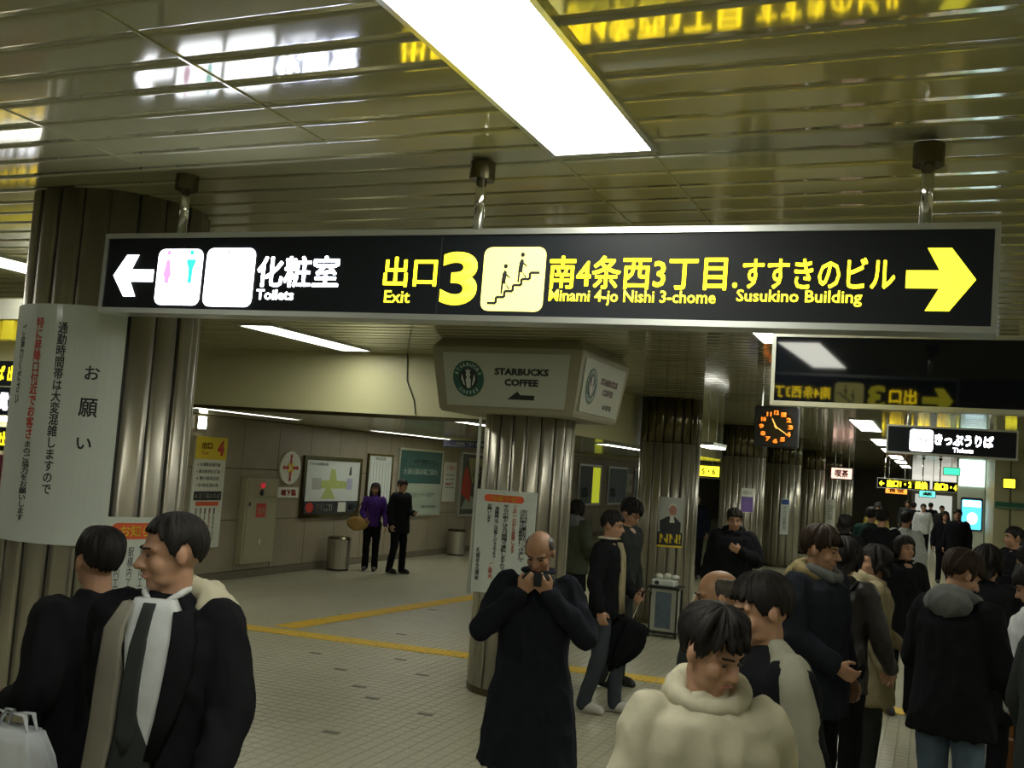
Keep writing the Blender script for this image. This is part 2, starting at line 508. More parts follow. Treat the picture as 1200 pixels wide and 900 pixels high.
# ================================================================== PILLARS
def pillar(cx, cy, r, label, top=CEIL, collar=None, nstrip=20):
    t = emp('steel_clad_pillar', (cx, cy, 0), label, 'pillar', 'row of steel clad pillars')
    G().tube([(cx,cy,0),(cx,cy,top)], r-.012, 40).build('core', m_groove, t)
    G().tube([(cx,cy,0),(cx,cy,.06)], r+.004, 40).build('base_ring', m_steel_dark, t)
    src = {}
    def seg(z0, z1, mat, a):
        key = z0
        if key not in src:
            g = G(); N = 4; half = math.pi/nstrip - .006/r; rings = []
            vs = []; fs = []
            for z in (z0, z1):
                for k in range(N+1):
                    q = -1+2*k/N; aa = q*half
                    rr = r + .0025*(1-q*q)
                    vs.append((rr*math.sin(aa), -rr*math.cos(aa), z))
                for aa in (half, -half): vs.append(((r-.014)*math.sin(aa), -(r-.014)*math.cos(aa), z))
            n = N+3
            for k in range(n): fs.append((k, (k+1)%n, n+(k+1)%n, n+k))
            fs.append(tuple(range(n-1,-1,-1))); fs.append(tuple(range(n, 2*n)))
            g.add(vs, fs)
            me = g.mesh('cladding_strip'); me.materials.append(mat)
            for p in me.polygons:
                if len(p.vertices) == 4 and abs(p.normal.z) < .5 and p.normal.y < -.6: p.use_smooth = True
            o = bpy.data.objects.new('cladding_strip', me); col.objects.link(o); o.parent = t; src[key] = o
        else: o = link_copy(src[key], 'cladding_strip', t, (0,0,0))
        o.rotation_euler = (R(random.uniform(-.12,.12)), R(random.uniform(-.12,.12)), a)
    for k in range(nstrip):
        aa = 2*math.pi*(k+.5)/nstrip
        if collar:  # above collar height, the dark ceiling reflection is painted into the strip colour
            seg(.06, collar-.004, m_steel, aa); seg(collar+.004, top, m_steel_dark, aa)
        else: seg(.06, top, m_steel, aa)
    return t
P0 = pillar(*PIL[0], 'large steel clad round pillar at the left with a big white notice wrapped on it')
P1 = pillar(*PIL[1], 'steel clad round pillar in the middle under the coffee shop sign box')
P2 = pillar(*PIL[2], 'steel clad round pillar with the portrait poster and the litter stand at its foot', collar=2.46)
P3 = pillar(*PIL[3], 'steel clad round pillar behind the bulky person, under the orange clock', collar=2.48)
far_l = ['far steel clad pillar carrying a narrow white notice, right of the clock pillar', 'far steel clad pillar, fifth of the row from the coffee sign pillar', 'far steel clad pillar deep in the passage, sixth of the row from the coffee sign pillar', 'farthest steel clad pillar of the row in the passage']
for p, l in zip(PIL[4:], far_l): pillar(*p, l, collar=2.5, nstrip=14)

# ================================================================== LAMPS
def ceiling_lamp(x0, x1, y0, y1, z, label, group='ceiling lights', drop=.012, mat=m_lamp, div=0):
    t = emp('ceiling_light', ((x0+x1)/2, (y0+y1)/2, z), label, 'light', group)
    g = G(); f = .018
    g.box((x0-f, y0-f, z-drop-.004), (x0, y1+f, z+.004)).box((x1, y0-f, z-drop-.004), (x1+f, y1+f, z+.004))
    g.box((x0, y0-f, z-drop-.004), (x1, y0, z+.004)).box((x0, y1, z-drop-.004), (x1, y1+f, z+.004))
    g.build('lamp_frame', m_alu, t)
    G().box((x0, y0, z-drop), (x1, y1, z-.003)).build('diffuser', mat, t)
    for k in range(div):
        yy = y0 + (y1-y0)*(k+1)/(div+1)
        G().box((x0, yy-.01, z-drop-.004), (x1, yy+.01, z-drop)).build('divider', m_alu, t)
    return t
ceiling_lamp(*PANX, .42, 3.20, CEIL, 'large glaring ceiling light at the top of the picture above the exit sign')
rowA = ['ceiling light seen between the exit sign and the dark sign behind it', 'ceiling light showing at the left end of the ticket sign', 'ceiling light in the passage just below the ticket sign', 'second ceiling light below the ticket sign in the passage', 'third ceiling light below the ticket sign in the passage', 'fourth ceiling light below the ticket sign in the passage', 'farthest ceiling light of the passage row']
ys = [(5.1, 7.9), (16.6, 19.6), (22.5, 25.4), (27.2, 30), (32, 35), (37, 40), (43, 47)]
for (a_, b_), l in zip(ys, rowA): ceiling_lamp(*PANX, a_, b_, CEIL, l)
ceiling_lamp(*PANX, 10.2, 13.0, CEIL, 'ceiling light of the main row hidden behind the dark sign')
ceiling_lamp(-5.72, -5.40, 7.4, 9.1, CEIL, 'long ceiling light below the left half of the exit sign')
ceiling_lamp(-5.72, -5.40, 2.6, 5.2, CEIL, 'ceiling light left of the large left pillar')
ceiling_lamp(-5.72, -5.40, -3, -.2, CEIL, 'ceiling light of the left row behind the camera')
ceiling_lamp(2.6, 2.92, -3.0, -.2, CEIL, 'ceiling light of the right row behind the camera')
ceiling_lamp(2.6, 2.92, 3.0, 5.8, CEIL, 'ceiling light of the right row beyond the right edge')
ceiling_lamp(2.6, 2.92, 9.0, 11.8, CEIL, 'second ceiling light of the right row beyond the right edge')
ceiling_lamp(-8.12, -7.98, 9.5, 11.8, LOW, 'slim light strip under the low ceiling beside the left pillar')
ceiling_lamp(-8.75, -8.60, 15.0, 19.4, LOW, 'slim light strip under the low ceiling above the green poster')
ceiling_lamp(-4.66, -4.50, 9.6, 10.4, LOW, 'short light strip of the low ceiling beside the coffee shop sign')
ceiling_lamp(-4.75, -4.55, 14.9, 17.6, LOW, 'light strip of the low ceiling between the coffee sign pillar and the portrait pillar')
t = emp('hanging_light', (-3.42, 17.0, 2.55), 'short hanging light between the portrait pillar and the clock pillar', 'light')
G().box((-3.54, 16.5, 2.52), (-3.30, 17.6, 2.545)).build('diffuser', m_lamp, t)
G().box((-3.56, 16.48, 2.545), (-3.28, 17.62, 2.60)).build('housing', m_alu, t)
for y_ in (16.7, 17.4): G().tube([(-3.42, y_, 2.6), (-3.42, y_, CEIL)], .008, 8).build('rod', m_alu, t)

# ================================================================== SIGNS
def arrow(u0, u1, v0, v1, right=True, sh=.30):
    """thick arrow with a chevron head, in (u,v)"""
    L = u1-u0; H = v1-v0; c = (v0+v1)/2; s_ = H*sh/2*.95; hx = H*.30
    p = [(0, -s_), (L-hx*1.75, -s_), (L-H*.5-hx*.72, -H/2), (L-H*.5+hx*.45, -H/2), (L, 0), (L-H*.5+hx*.45, H/2), (L-H*.5-hx*.72, H/2), (L-hx*1.75, s_), (0, s_)]
    if right: return [(u0+a, c+b) for a, b in p]
    return [(u1-a, c+b) for a, b in p][::-1]

def hanging_sign(name, x0, x1, z0, z1, yf, depth, label, poles, tilt=0.0, border=.02, face=m_sign):
    cx = (x0+x1)/2; cz = (z0+z1)/2
    t = emp(name, (cx, yf+depth/2, cz), label, 'sign')
    yb = yf+depth
    g = G()
    g.box((x0,yf-.004,z1-border),(x1,yb+.004,z1)).box((x0,yf-.004,z0),(x1,yb+.004,z0+border))
    g.box((x0,yf-.004,z0+border),(x0+border*.8,yb+.004,z1-border)).box((x1-border*.8,yf-.004,z0+border),(x1,yb+.004,z1-border))
    g.build('sign_frame', m_alu, t)
    G().box((x0+.01, yf+.003, z0+.01), (x1-.01, yf+.012, z1-.01)).build('front_face', face, t)
    G().box((x0+.01, yb-.012, z0+.01), (x1-.01, yb-.003, z1-.01)).build('back_face', face, t)
    for px in poles:
        G().tube([(px, yf+depth/2, z1-.005), (px, yf+depth/2, CEIL-.02)], .019, 14).build('hanger_pole', m_chrome, t, smooth=True)
        G().tube([(px, yf+depth/2, CEIL-.075), (px, yf+depth/2, CEIL-.01)], .046, 20).build('ceiling_mount', m_steel_dark, t)
    t.rotation_euler = (0, tilt, 0)
    return t

# --- main exit sign
SY = 3.2
ES = hanging_sign('exit_sign', -3.19, .155, 2.49, 2.815, SY, .11, 'long black hanging sign with lit yellow exit 3 directions and white toilet directions', (-2.85, -1.53, -.05), tilt=R(.68), face=m_face)
F = plane_fn((0, SY+.003, 0), (1,0,0), (0,-1,0))
def dz(u): return -.0119*(u+1.517)       # the sign hangs a touch out of level; undo it for measured heights
def E(u0, v0, u1, v1):
    d = -dz((u0+u1)/2); return (u0, v0+d, u1, v1+d)
b_ = E(-3.13, 2.575, -2.925, 2.745)
plate('white_arrow', arrow(b_[0], b_[2], b_[1], b_[3], right=False), 0, .003, F, e_white, ES)
i1 = E(-2.905, 2.54, -2.685, 2.765); i2 = E(-2.665, 2.535, -2.435, 2.765)
pa = plate('toilet_pictogram', rrect(*i1, .03), 0, .003, F, e_white, ES)
m_pink = M('lit_pink', (.8,.3,.6), emit=1.0, ecol=(1.0,.42,.80)); m_cyan = M('lit_cyan', (.1,.7,.6), emit=1.0, ecol=(.05,.86,.72))
def figure(cu, cz, h, woman=False):
    s_ = h
    if woman: return [(cu-.10*s_, cz-.5*s_), (cu+.10*s_, cz-.5*s_), (cu+.10*s_, cz-.28*s_),(cu+.17*s_, cz-.28*s_), (cu+.07*s_, cz+.28*s_), (cu-.07*s_, cz+.28*s_), (cu-.17*s_, cz-.28*s_), (cu-.10*s_, cz-.28*s_)]
    return [(cu-.07*s_, cz-.5*s_), (cu+.07*s_, cz-.5*s_), (cu+.09*s_, cz), (cu+.19*s_, cz+.22*s_), (cu+.17*s_, cz+.30*s_), (cu-.17*s_, cz+.30*s_), (cu-.19*s_, cz+.22*s_), (cu-.09*s_, cz)]
plate('woman_figure', figure(-2.852, 2.672, .12, True), .003, .005, F, m_pink, pa)
plate('woman_figure', oval(-2.852, 2.735, .010, .010, 12), .003, .005, F, m_pink, pa)
plate('man_figure', figure(-2.738, 2.672, .12), .003, .005, F, m_cyan, pa)
plate('man_figure', oval(-2.738, 2.735, .010, .010, 12), .003, .005, F, m_cyan, pa)
pb = plate('accessible_pictogram', rrect(*i2, .03), 0, .003, F, e_white, ES)
m_paleg = M('lit_pale_grey', (.7,.7,.7), emit=.85, ecol=(.75,.78,.8))
plate('figure_head', oval(-2.56, 2.735, .009, .009, 12), .003, .005, F, m_paleg, pb)
text('化粧室', E(-2.42, 2.61, -2.055, 2.73), F, e_white, ES, 0, bold=.014)
text('Toilets', E(-2.415, 2.562, -2.245, 2.602), F, e_white, ES, 0, bold=.02)
text('出口', E(-1.865, 2.61, -1.65, 2.72), F, e_yel, ES, 0, bold=.012)
text('Exit', E(-1.855, 2.553, -1.75, 2.598), F, e_yel, ES, 0, bold=.012)
text('3', E(-1.632, 2.545, -1.49, 2.735), F, e_yel, ES, 0, bold=.03, res=6)
def stairs_icon(box, fn, mat, par, flip=False):
    o = plate('stairs_pictogram', rrect(*box, .028), 0, .003, fn, mat, par)
    u0, v0, u1, v1 = box; W = u1-u0; H = v1-v0
    P = lambda a, b: (u0+a*W, v0+b*H)
    g = G(); xs = [.11, .25, .38, .51, .64, .77, .92]; zs = [.12, .215, .31, .405, .50, .60]
    th = .011
    for k in range(6):
        a = P(xs[k], zs[k]); b = P(xs[k+1], zs[k])
        g.prism(rect(a[0], a[1]-th*.4, b[0], a[1]+th*.4), .003, .005, fn)
        if k < 5:
            c = P(xs[k+1], zs[k+1]); g.prism(rect(c[0]-th*.4, b[1], c[0]+th*.4, c[1]), .003, .005, fn)
    g.build('stair_line', m_ink, o)
    for (cx_, cz_) in ((.35, .42), (.61, .60)):
        g = G()
        g.prism(oval(*P(cx_+.02, cz_+.28), .0075, .008, 12), .003, .005, fn)
        g.prism([P(cx_-.035, cz_+.02), P(cx_+.03, cz_), P(cx_+.045, cz_+.19), P(cx_+.01, cz_+.22), P(cx_-.02, cz_+.17)], .003, .005, fn)
        g.prism([P(cx_-.03, cz_+.03), P(cx_, cz_+.03), P(cx_-.01, cz_-.15), P(cx_-.035, cz_-.15)], .003, .005, fn)
        g.prism([P(cx_, cz_+.05), P(cx_+.03, cz_+.02), P(cx_+.10, cz_-.06), P(cx_+.09, cz_-.09), P(cx_+.07, cz_-.05)], .003, .005, fn)
        g.prism([P(cx_+.03, cz_+.17), P(cx_+.04, cz_+.13), P(cx_+.10, cz_+.09), P(cx_+.105, cz_+.11)], .003, .005, fn)
        g.build('walking_figure', m_ink, o)
    return o
stairs_icon(E(-1.47, 2.525, -1.24, 2.748), F, e_yelp, ES)
text('南4条西3丁目.', E(-1.225, 2.600, -.59, 2.712), F, e_yel, ES, 0, bold=.012)
text('すすきのビル', E(-.575, 2.600, -.125, 2.698), F, e_yel, ES, 0, bold=.012)
text('Minami 4-jo Nishi 3-chome', E(-1.22, 2.545, -.655, 2.598), F, e_yel, ES, 0, bold=.016)
text('Susukino Building', E(-.59, 2.548, -.215, 2.598), F, e_yel, ES, 0, bold=.016)
b_ = E(-.095, 2.535, .095, 2.722)
plate('yellow_arrow', arrow(b_[0], b_[2], b_[1], b_[3]), 0, .003, F, e_yel, ES)
G().box((-1.642, SY+.0005, 2.51), (-1.638, SY+.003, 2.795)).build('face_joint', m_ink, ES)
# back of the same sign (seen mirrored in the dark sign behind)
FB = plane_fn((0, SY+.107, 0), (-1,0,0), (0,1,0))
plate('yellow_arrow', arrow(-.12, .10, 2.545, 2.735, right=False), 0, .003, FB, e_yel, ES)
text('出口', (.14, 2.60, .34, 2.72), FB, e_yel, ES, 0, bold=.02)
text('3', (.37, 2.55, .50, 2.74), FB, e_yel, ES, 0, bold=.045)
stairs_icon((.53, 2.53, .75, 2.75), FB, e_yelp, ES)
text('南4条西3丁目', (.78, 2.61, 1.30, 2.71), FB, e_yel, ES, 0, bold=.02)
text('すすきのビル', (1.36, 2.61, 1.8, 2.70), FB, e_yel, ES, 0, bold=.02)

# --- dark unlit sign behind it
DS = hanging_sign('direction_sign', -.87, 2.75, 2.445, 2.86, 5.9, .12, 'long unlit black hanging sign behind the right end of the exit sign', (-.2, 2.2), border=.026)
DS.rotation_euler = (R(1.1), 0, 0)
# --- ticket sign
TS = hanging_sign('ticket_sign', -.46, .76, 2.395, 2.69, 11.2, .12, 'smaller hanging sign with lit white ticket pictogram and writing', (-.25, .52), tilt=R(.4), face=m_face)
FT = plane_fn((0, 11.203, 0), (1,0,0), (0,-1,0))
tp = plate('ticket_pictogram', rrect(-.235, 2.43, -.015, 2.65, .03), 0, .004, FT, e_white, TS)
plate('ticket_mark', rect(-.17, 2.55, -.12, 2.565), .004, .006, FT, m_ink, tp)
plate('ticket_mark', rect(-.09, 2.52, -.075, 2.56), .004, .006, FT, m_ink, tp)
text('きっぷうりば', (.0, 2.505, .54, 2.62), FT, e_white, TS, 0, bold=.03)
text('Tickets', (.17, 2.44, .36, 2.485), FT, e_white, TS, 0, bold=.02)

# --- far yellow signs of the passage
for (x0, x1, l, tx) in ((-1.52, -.08, 'far lit yellow and black direction sign, left one of the pair deep in the passage', '← 出口1・2  乗換'), (-.02, .86, 'far lit yellow and black direction sign, right one of the pair deep in the passage', '出口3・4 →')):
    s_ = hanging_sign('direction_sign', x0, x1, 2.10, 2.40, 32, .12, l, (x0+.2, x1-.2))
    text(tx, (x0+.06, 2.14, x1-.06, 2.36), plane_fn((0, 32.003, 0), (1,0,0), (0,-1,0)), e_yel, s_, 0, bold=.04)
s_ = hanging_sign('direction_sign', -5.75, -4.75, 2.02, 2.36, 25, .1, 'lit yellow sign glimpsed between the portrait pillar and the clock pillar', (-5.5, -5.0))
plate('lit_panel', rect(-5.70, 2.07, -4.80, 2.32), 0, .004, plane_fn((0, 25.003, 0), (1,0,0), (0,-1,0)), e_yel, s_)
text('出口 5・6', (-5.6, 2.11, -4.9, 2.28), plane_fn((0, 25.003, 0), (1,0,0), (0,-1,0)), m_ink, s_, .005, bold=.02)
# exit light, green
m_green = M('lit_green', (.1,.8,.4), emit=1.4, ecol=(.05, .9, .42))
s_ = emp('emergency_exit_light', (.42, 28, 2.62), 'small green lit emergency exit light under the passage ceiling', 'sign')
G().box((.22, 28, 2.52), (.62, 28.06, 2.72)).build('lamp_box', m_alu, s_)
plate('lit_panel', rect(.24, 2.54, .60, 2.70), .003, .006, plane_fn((0, 28, 0), (1,0,0), (0,-1,0)), m_green, s_)
G().tube([(.42, 28.03, 2.72), (.42, 28.03, CEIL)], .01, 8).build('hanger_pole', m_alu, s_)
# wall sign yellow and green name board on the right passage wall
s_ = emp('wall_sign', (1.6, 25.98, 2.38), 'small yellow lit square sign high on the cream wall at the right', 'sign')
G().box((1.46, 25.93, 2.26), (1.74, 25.985, 2.50)).build('sign_box', m_black, s_)
plate('lit_panel', rect(1.48, 2.28, 1.72, 2.48), 0, .004, plane_fn((0, 25.93, 0), (1,0,0), (0,-1,0)), e_yel, s_)
m_gr = M('green_paint', (.03, .16, .09), rough=.5, var=.1)
s_ = emp('name_board', (1.75, 25.97, 1.88), 'dark green horizontal board on the cream wall at the right edge', 'sign')
G().box((1.32, 25.94, 1.81), (2.2, 25.985, 1.95)).build('board', m_gr, s_)
plate('trim_line', rect(1.34, 1.83, 2.18, 1.84), 0, .003, plane_fn((0, 25.94, 0), (1,0,0), (0,-1,0)), m_white, s_)

# --- LED clock
CX, CY_, CZ = -1.63, 11.6, 2.63
CK = emp('wall_clock', (CX, CY_, CZ), 'square black clock with glowing orange dial hanging beside the clock pillar', 'clock')
m_led = M('led_orange', (.9,.25,.02), emit=1.1, ecol=(1.0, .22, .015)); m_led2 = M('led_amber', (.9,.5,.1), emit=.95, ecol=(1.0, .55, .10))
m_ckf = M('clock_face', (.03,.022,.01), rough=.2, var=.1)
G().bbox((CX-.24, CY_, CZ-.225), (CX+.24, CY_+.12, CZ+.225), .012).build('clock_case', m_black, CK)
FC = plane_fn((CX, CY_-.002, CZ), (1,0,0), (0,-1,0))
cf = plate('clock_face', oval(0, 0, .20, .20, 32), 0, .004, FC, m_ckf, CK)
for k in range(12):
    a = R(90-30*k)
    nm = str(12 if k == 0 else k)
    text(nm, (.158*math.cos(a)-.027, .158*math.sin(a)-.025, .158*math.cos(a)+.027, .158*math.sin(a)+.025), FC, m_led, cf, .005, bold=.06, name='numeral')
def hand(ang, L, wd):
    a = R(90-ang); c, s2_ = math.cos(a), math.sin(a)
    pts = [(-.02, -wd), (L*.8, -wd*.7), (L, 0), (L*.8, wd*.7), (-.02, wd)]
    plate('clock_hand', [(p*c-q*s2_, p*s2_+q*c) for p, q in pts], .006, .009, FC, m_led2, cf)
hand(335, .11, .008); hand(123, .155, .006)
for sx in (-.17, .22): G().tube([(CX+sx, CY_+.06, CZ+.22), (CX+sx, CY_+.06, CEIL)], .012, 8).build('hanger_pole', m_alu, CK)

# --- coffee shop sign box around the middle pillar
m_cfr = M('signbox_frame', (.30, .29, .20), rough=.4, var=.06)
m_cpan = M('signbox_panel', (.46, .50, .42), rough=.35, var=.04)
m_cgreen = M('logo_green', (.015, .10, .07), rough=.4, var=.05)
m_cblack = M('logo_black', (.01, .015, .013), rough=.4, var=.05)
px_, py_, _r = PIL[1]
CB = emp('shop_sign_box', (px_, py_, 2.7), 'box shaped coffee shop sign with round green logo around the middle pillar', 'sign')
ht, hb = .70, .625; zt, zb = 3.0, 2.44
def fr(h, z): return [(px_-h,py_-h,z),(px_+h,py_-h,z),(px_+h,py_+h,z),(px_-h,py_+h,z)]
g = G(); g.rings([fr(hb-.02, zb), fr(hb, zb+.03), fr(ht, zt-.02), fr(ht, zt), fr(ht-.06, CEIL)]).build('box_body', m_cfr, CB)
for d in range(4):
    a = [Vector((0,-1,0)), Vector((1,0,0)), Vector((0,1,0)), Vector((-1,0,0))][d]
    u = Vector((-a.y, a.x, 0)) 
    def fn(uu, v, ww, a=a, u=u):
        k = (v-zb)/(zt-zb); h = hb+(ht-hb)*k
        return Vector((px_, py_, v)) + a*(h+.004+ww) + u*uu*(h/ht)
    pn = plate('lit_panel', rect(-.60, zb+.055, .60, zt-.05), 0, .006, fn, m_cpan, CB)
    c0 = (-.36, 2.725)
    g = G()
    plate('logo_ring', oval(*c0, .155, .155, 36), .006, .008, fn, m_cgreen, pn)
    plate('logo_disc', oval(*c0, .092, .092, 28), .008, .010, fn, m_cblack, pn)
    for k, ch in enumerate('STARBUCKS'):
        aa = R(158 - k*17); rr = .123
        def fl(q, w_, ww, aa=aa): 
            return fn(c0[0]+rr*math.cos(aa)+ (q*math.sin(aa)+w_*math.cos(aa)), c0[1]+rr*math.sin(aa)+(-q*math.cos(aa)+w_*math.sin(aa)), ww)
        text(ch, (-.014,-.015,.014,.015), fl, m_white, pn, .008, name='logo_letter', thick=.001, keep=True, bold=.02)
    for k, ch in enumerate('COFFEE'):
        aa = R(-132 + k*17)
        def fl(q, w_, ww, aa=aa):
            return fn(c0[0]+.123*math.cos(aa)+(-q*math.sin(aa)-w_*math.cos(aa)), c0[1]+.123*math.sin(aa)+(q*math.cos(aa)-w_*math.sin(aa)), ww)
        text(ch, (-.014,-.015,.014,.015), fl, m_white, pn, .008, name='logo_letter', thick=.001, keep=True, bold=.02)
    # pale emblem: crowned figure with two wavy sides
    g = G()
    g.prism(oval(c0[0], c0[1]+.035, .022, .026, 14), .010, .012, fn)
    g.prism([(c0[0]-.02,c0[1]+.056),(c0[0]+.02,c0[1]+.056),(c0[0]+.028,c0[1]+.08),(c0[0]+.012,c0[1]+.068),(c0[0],c0[1]+.088),(c0[0]-.012,c0[1]+.068),(c0[0]-.028,c0[1]+.08)], .010, .012, fn)
    g.prism([(c0[0]-.018,c0[1]-.08),(c0[0]+.018,c0[1]-.08),(c0[0]+.026,c0[1]-.01),(c0[0]+.012,c0[1]+.012),(c0[0]-.012,c0[1]+.012),(c0[0]-.026,c0[1]-.01)], .010, .012, fn)
    for s_ in (-1, 1):
        g.prism([(c0[0]+s_*.034,c0[1]-.06),(c0[0]+s_*.05,c0[1]-.05),(c0[0]+s_*.07,c0[1]),(c0[0]+s_*.062,c0[1]+.04),(c0[0]+s_*.05,c0[1]+.0)][::s_], .010, .012, fn)
    g.build('logo_emblem', m_white, pn)
    text('STARBUCKS', (-.10, 2.765, .42, 2.825), fn, m_cblack if d == 0 else M('logo_brown',(.10,.04,.03),rough=.4,var=.05), pn, .006, bold=.05)
    text('COFFEE', (.0, 2.675, .33, 2.735), fn, m_cblack if d == 0 else _m['logo_brown'], pn, .006, bold=.05)
    if d == 0:
        plate('logo_arrow', [(.03, 2.56), (.30, 2.56), (.30, 2.60), (.16, 2.60), (.13, 2.63)], .006, .008, fn, m_cblack, pn)
    else:
        text('B1F 地下街', (.08, 2.55, .36, 2.60), fn, m_cgreen, pn, .006, bold=.02)

# ================================================================== NOTICES
# big white notice wrapped on the left pillar
c0x, c0y, r0 = PIL[0]
a0 = math.atan2(-c0x, c0y)    # direction of the viewer
FN = cyl_fn(c0x, c0y, r0+.009, R(-8))
NB = emp('wrapped_notice', (c0x, c0y, 1.5), 'large glossy white notice with vertical writing wrapped round the left pillar', 'notice')
G().sheet(-.30, .42, 1.53, 2.56, 24, 1, 0, .004, FN).build('notice_sheet', m_white, NB, smooth=False)
nb_t = .0045
for (s, u0, u1, v0, v1, mt, b) in [('お', .27, .33, 2.24, 2.30, m_ink, .01), ('願', .26, .335, 2.08, 2.16, m_ink, .01), ('い', .265, .325, 1.94, 1.99, m_ink, .01)]:
    text(s, (u0, v0, u1, v1), FN, mt, NB, nb_t, bold=b, thick=.0005)
text('通勤時間帯は大変混雑しますので', (.135, 1.74, .18, 2.48), FN, m_ink, NB, nb_t, vertical=True, thick=.0005, bold=.01)
text('特に昇降口付近でお客さ', (.015, 1.97, .06, 2.50), FN, m_red, NB, nb_t, vertical=True, thick=.0005, bold=.02)
text('まのご協力をお願いします', (.015, 1.62, .06, 1.96), FN, m_ink, NB, nb_t, vertical=True, thick=.0005, bold=.01)
text('ご協力ください', (-.10, 2.12, -.06, 2.47), FN, m_ink, NB, nb_t, vertical=True, thick=.0005, bold=.01)
text('札幌市交通局', (-.22, 1.66, -.19, 1.90), FN, m_red, NB, nb_t, vertical=True, thick=.0005, bold=.01)
# smaller notice low on the same pillar
N2 = emp('pillar_notice', (c0x, c0y, 1.2), 'white notice with red orange heading low on the left pillar', 'notice')
FN2 = cyl_fn(c0x, c0y, r0+.009, R(62))
FN2 = cyl_fn(c0x, c0y, r0+.009, R(50))
G().sheet(-.02, .42, .86, 1.66, 16, 1, 0, .004, FN2).build('notice_sheet', m_white, N2)
plate('heading_pill', rrect(.03, 1.565, .30, 1.635, .034), .004, .006, FN2, m_orange, N2)
text('お知らせ', (.07, 1.575, .26, 1.625), FN2, m_yel, N2, .0065, bold=.01, thick=.0005)
for k in range(6): text('駅構内工事のお知らせです', (.06+k*.055, 1.0, .085+k*.055, 1.53), FN2, m_ink, N2, .0045, vertical=True, thick=.0005)

# white board on the middle pillar
NP = emp('pillar_notice', (-3.4, 8.25, 1.35), 'white notice board with red orange heading on the middle pillar behind the long coat', 'notice')
FP = plane_fn((0, 8.20, 0), (.995, .09, 0), (.09, -.995, 0))
FPo = FP; FP = lambda u, v, ww: FPo(u, v, ww) + Vector((0, .29, 0))
G().prism(rect(-3.67, .90, -3.13, 1.78), -.015, 0, FP).build('board', m_white, NP)
G().prism(rect(-3.70, .88, -3.675, 2.4), -.02, .0, FP).build('edge_strip', m_alu, NP)
plate('heading_pill', rrect(-3.60, 1.68, -3.24, 1.74, .03), 0, .003, FP, m_orange, NP)
text('お知らせ', (-3.53, 1.688, -3.31, 1.733), FP, m_yel, NP, .0035, bold=.01, thick=.0005)
cols_ = [(-3.235, 1.19, 1.63, m_ink, '次の列車の運転時刻につきまして', .035), (-3.315, 1.25, 1.66, m_orange, '三月一日から変更します', .02), (-3.395, 1.1, 1.66, m_ink, '平日の朝夕は五分間隔で運転しますので', .025), (-3.475, 1.2, 1.64, m_ink, '混雑時はご注意くださるよう', .02), (-3.545, 1.5, 1.66, m_ink, 'お願いします', .02), (-3.62, 1.0, 1.28, m_ink, '札幌市交通局', .018), (-3.50, 1.02, 1.16, m_orange, 'ご案内', .018)]
for (u, v0, v1, mt, s, ww) in cols_: text(s, (u-ww, v0, u+ww, v1), FP, mt, NP, .001, vertical=True, thick=.0008, bold=.01)

# portrait poster on the third pillar
PP = emp('portrait_poster', (-3.25, 13.7, 1.4), 'poster with a white haired man in a dark suit on the third pillar', 'poster')
F3 = cyl_fn(PIL[2][0], PIL[2][1], PIL[2][2]+.01, R(22))
G().sheet(-.17, .17, 1.05, 1.72, 8, 1, 0, .004, F3).build('poster_sheet', M('poster_grey', (.42,.45,.42), rough=.4, var=.03), PP)
G().prism([(-.14,1.25),(.14,1.25),(.14,1.38),(.05,1.46),(-.05,1.46),(-.15,1.40)], .004, .005, F3).build('printed_suit', m_ink, PP)
G().prism([(-.02,1.38),(.05,1.38),(.03,1.48),(-.01,1.48)], .005, .006, F3).build('printed_shirt', m_paper, PP)
G().prism(oval(.02, 1.55, .052, .075, 18), .005, .0055, F3).build('printed_face', M('print_skin', (.42,.20,.14), rough=.5, var=.1), PP)
G().prism([(.02+.056*math.cos(R(k)), 1.575+.065*math.sin(R(k))) for k in range(0,181,15)]+[(.02+.04*math.cos(R(k)), 1.585+.03*math.sin(R(k))) for k in range(180,-1,-20)], .006, .0065, F3).build('printed_hair', m_paper, PP)
G().prism(rect(-.17, 1.05, .17, 1.25), .0045, .0055, F3).build('caption_band', m_ink, PP)
text('NN!', (-.14, 1.10, .15, 1.23), F3, m_yel, PP, .006, bold=.03, thick=.0005)
G().prism(rect(-.17, 1.05, .17, 1.075), .0057, .0065, F3).build('caption_line', m_yel, PP)
# posters on the clock pillar
Q = emp('small_poster', (-3.2, 19.8, 1.65), 'small purple and white poster on the clock pillar', 'poster')
F4 = cyl_fn(PIL[3][0], PIL[3][1], PIL[3][2]+.01, R(24))
G().sheet(-.12, .12, 1.42, 1.88, 6, 1, 0, .004, F4).build('poster_sheet', m_paper, Q)
G().prism(rect(-.115, 1.43, .115, 1.72), .004, .005, F4).build('printed_scene', M('print_purple', (.16,.10,.34), rough=.5, var=.4, scale=5), Q)
text('お知らせ', (-.09, 1.76, .09, 1.84), F4, m_ink, Q, .0045, thick=.0005)
Q = emp('small_poster', (-3.8, 19.8, .6), 'white poster with yellow foot low on the left side of the clock pillar', 'poster')
F4b = cyl_fn(PIL[3][0], PIL[3][1], PIL[3][2]+.01, R(-38))
G().sheet(-.16, .14, .30, 1.0, 6, 1, 0, .004, F4b).build('poster_sheet', m_paper, Q)
G().prism(oval(0, .80, .06, .08), .004, .005, F4b).build('printed_face', m_red, Q)
G().prism([(-.12,.42),(.11,.42),(.09,.66),(0,.70),(-.10,.64)], .004, .005, F4b).build('printed_figure', m_ink, Q)
G().prism(rect(-.15, .31, .13, .41), .004, .005, F4b).build('caption_band', m_yel, Q)
Q = emp('narrow_notice', (-3.2, 25.6, 1.2), 'narrow white notice on the pillar right of the clock', 'notice')
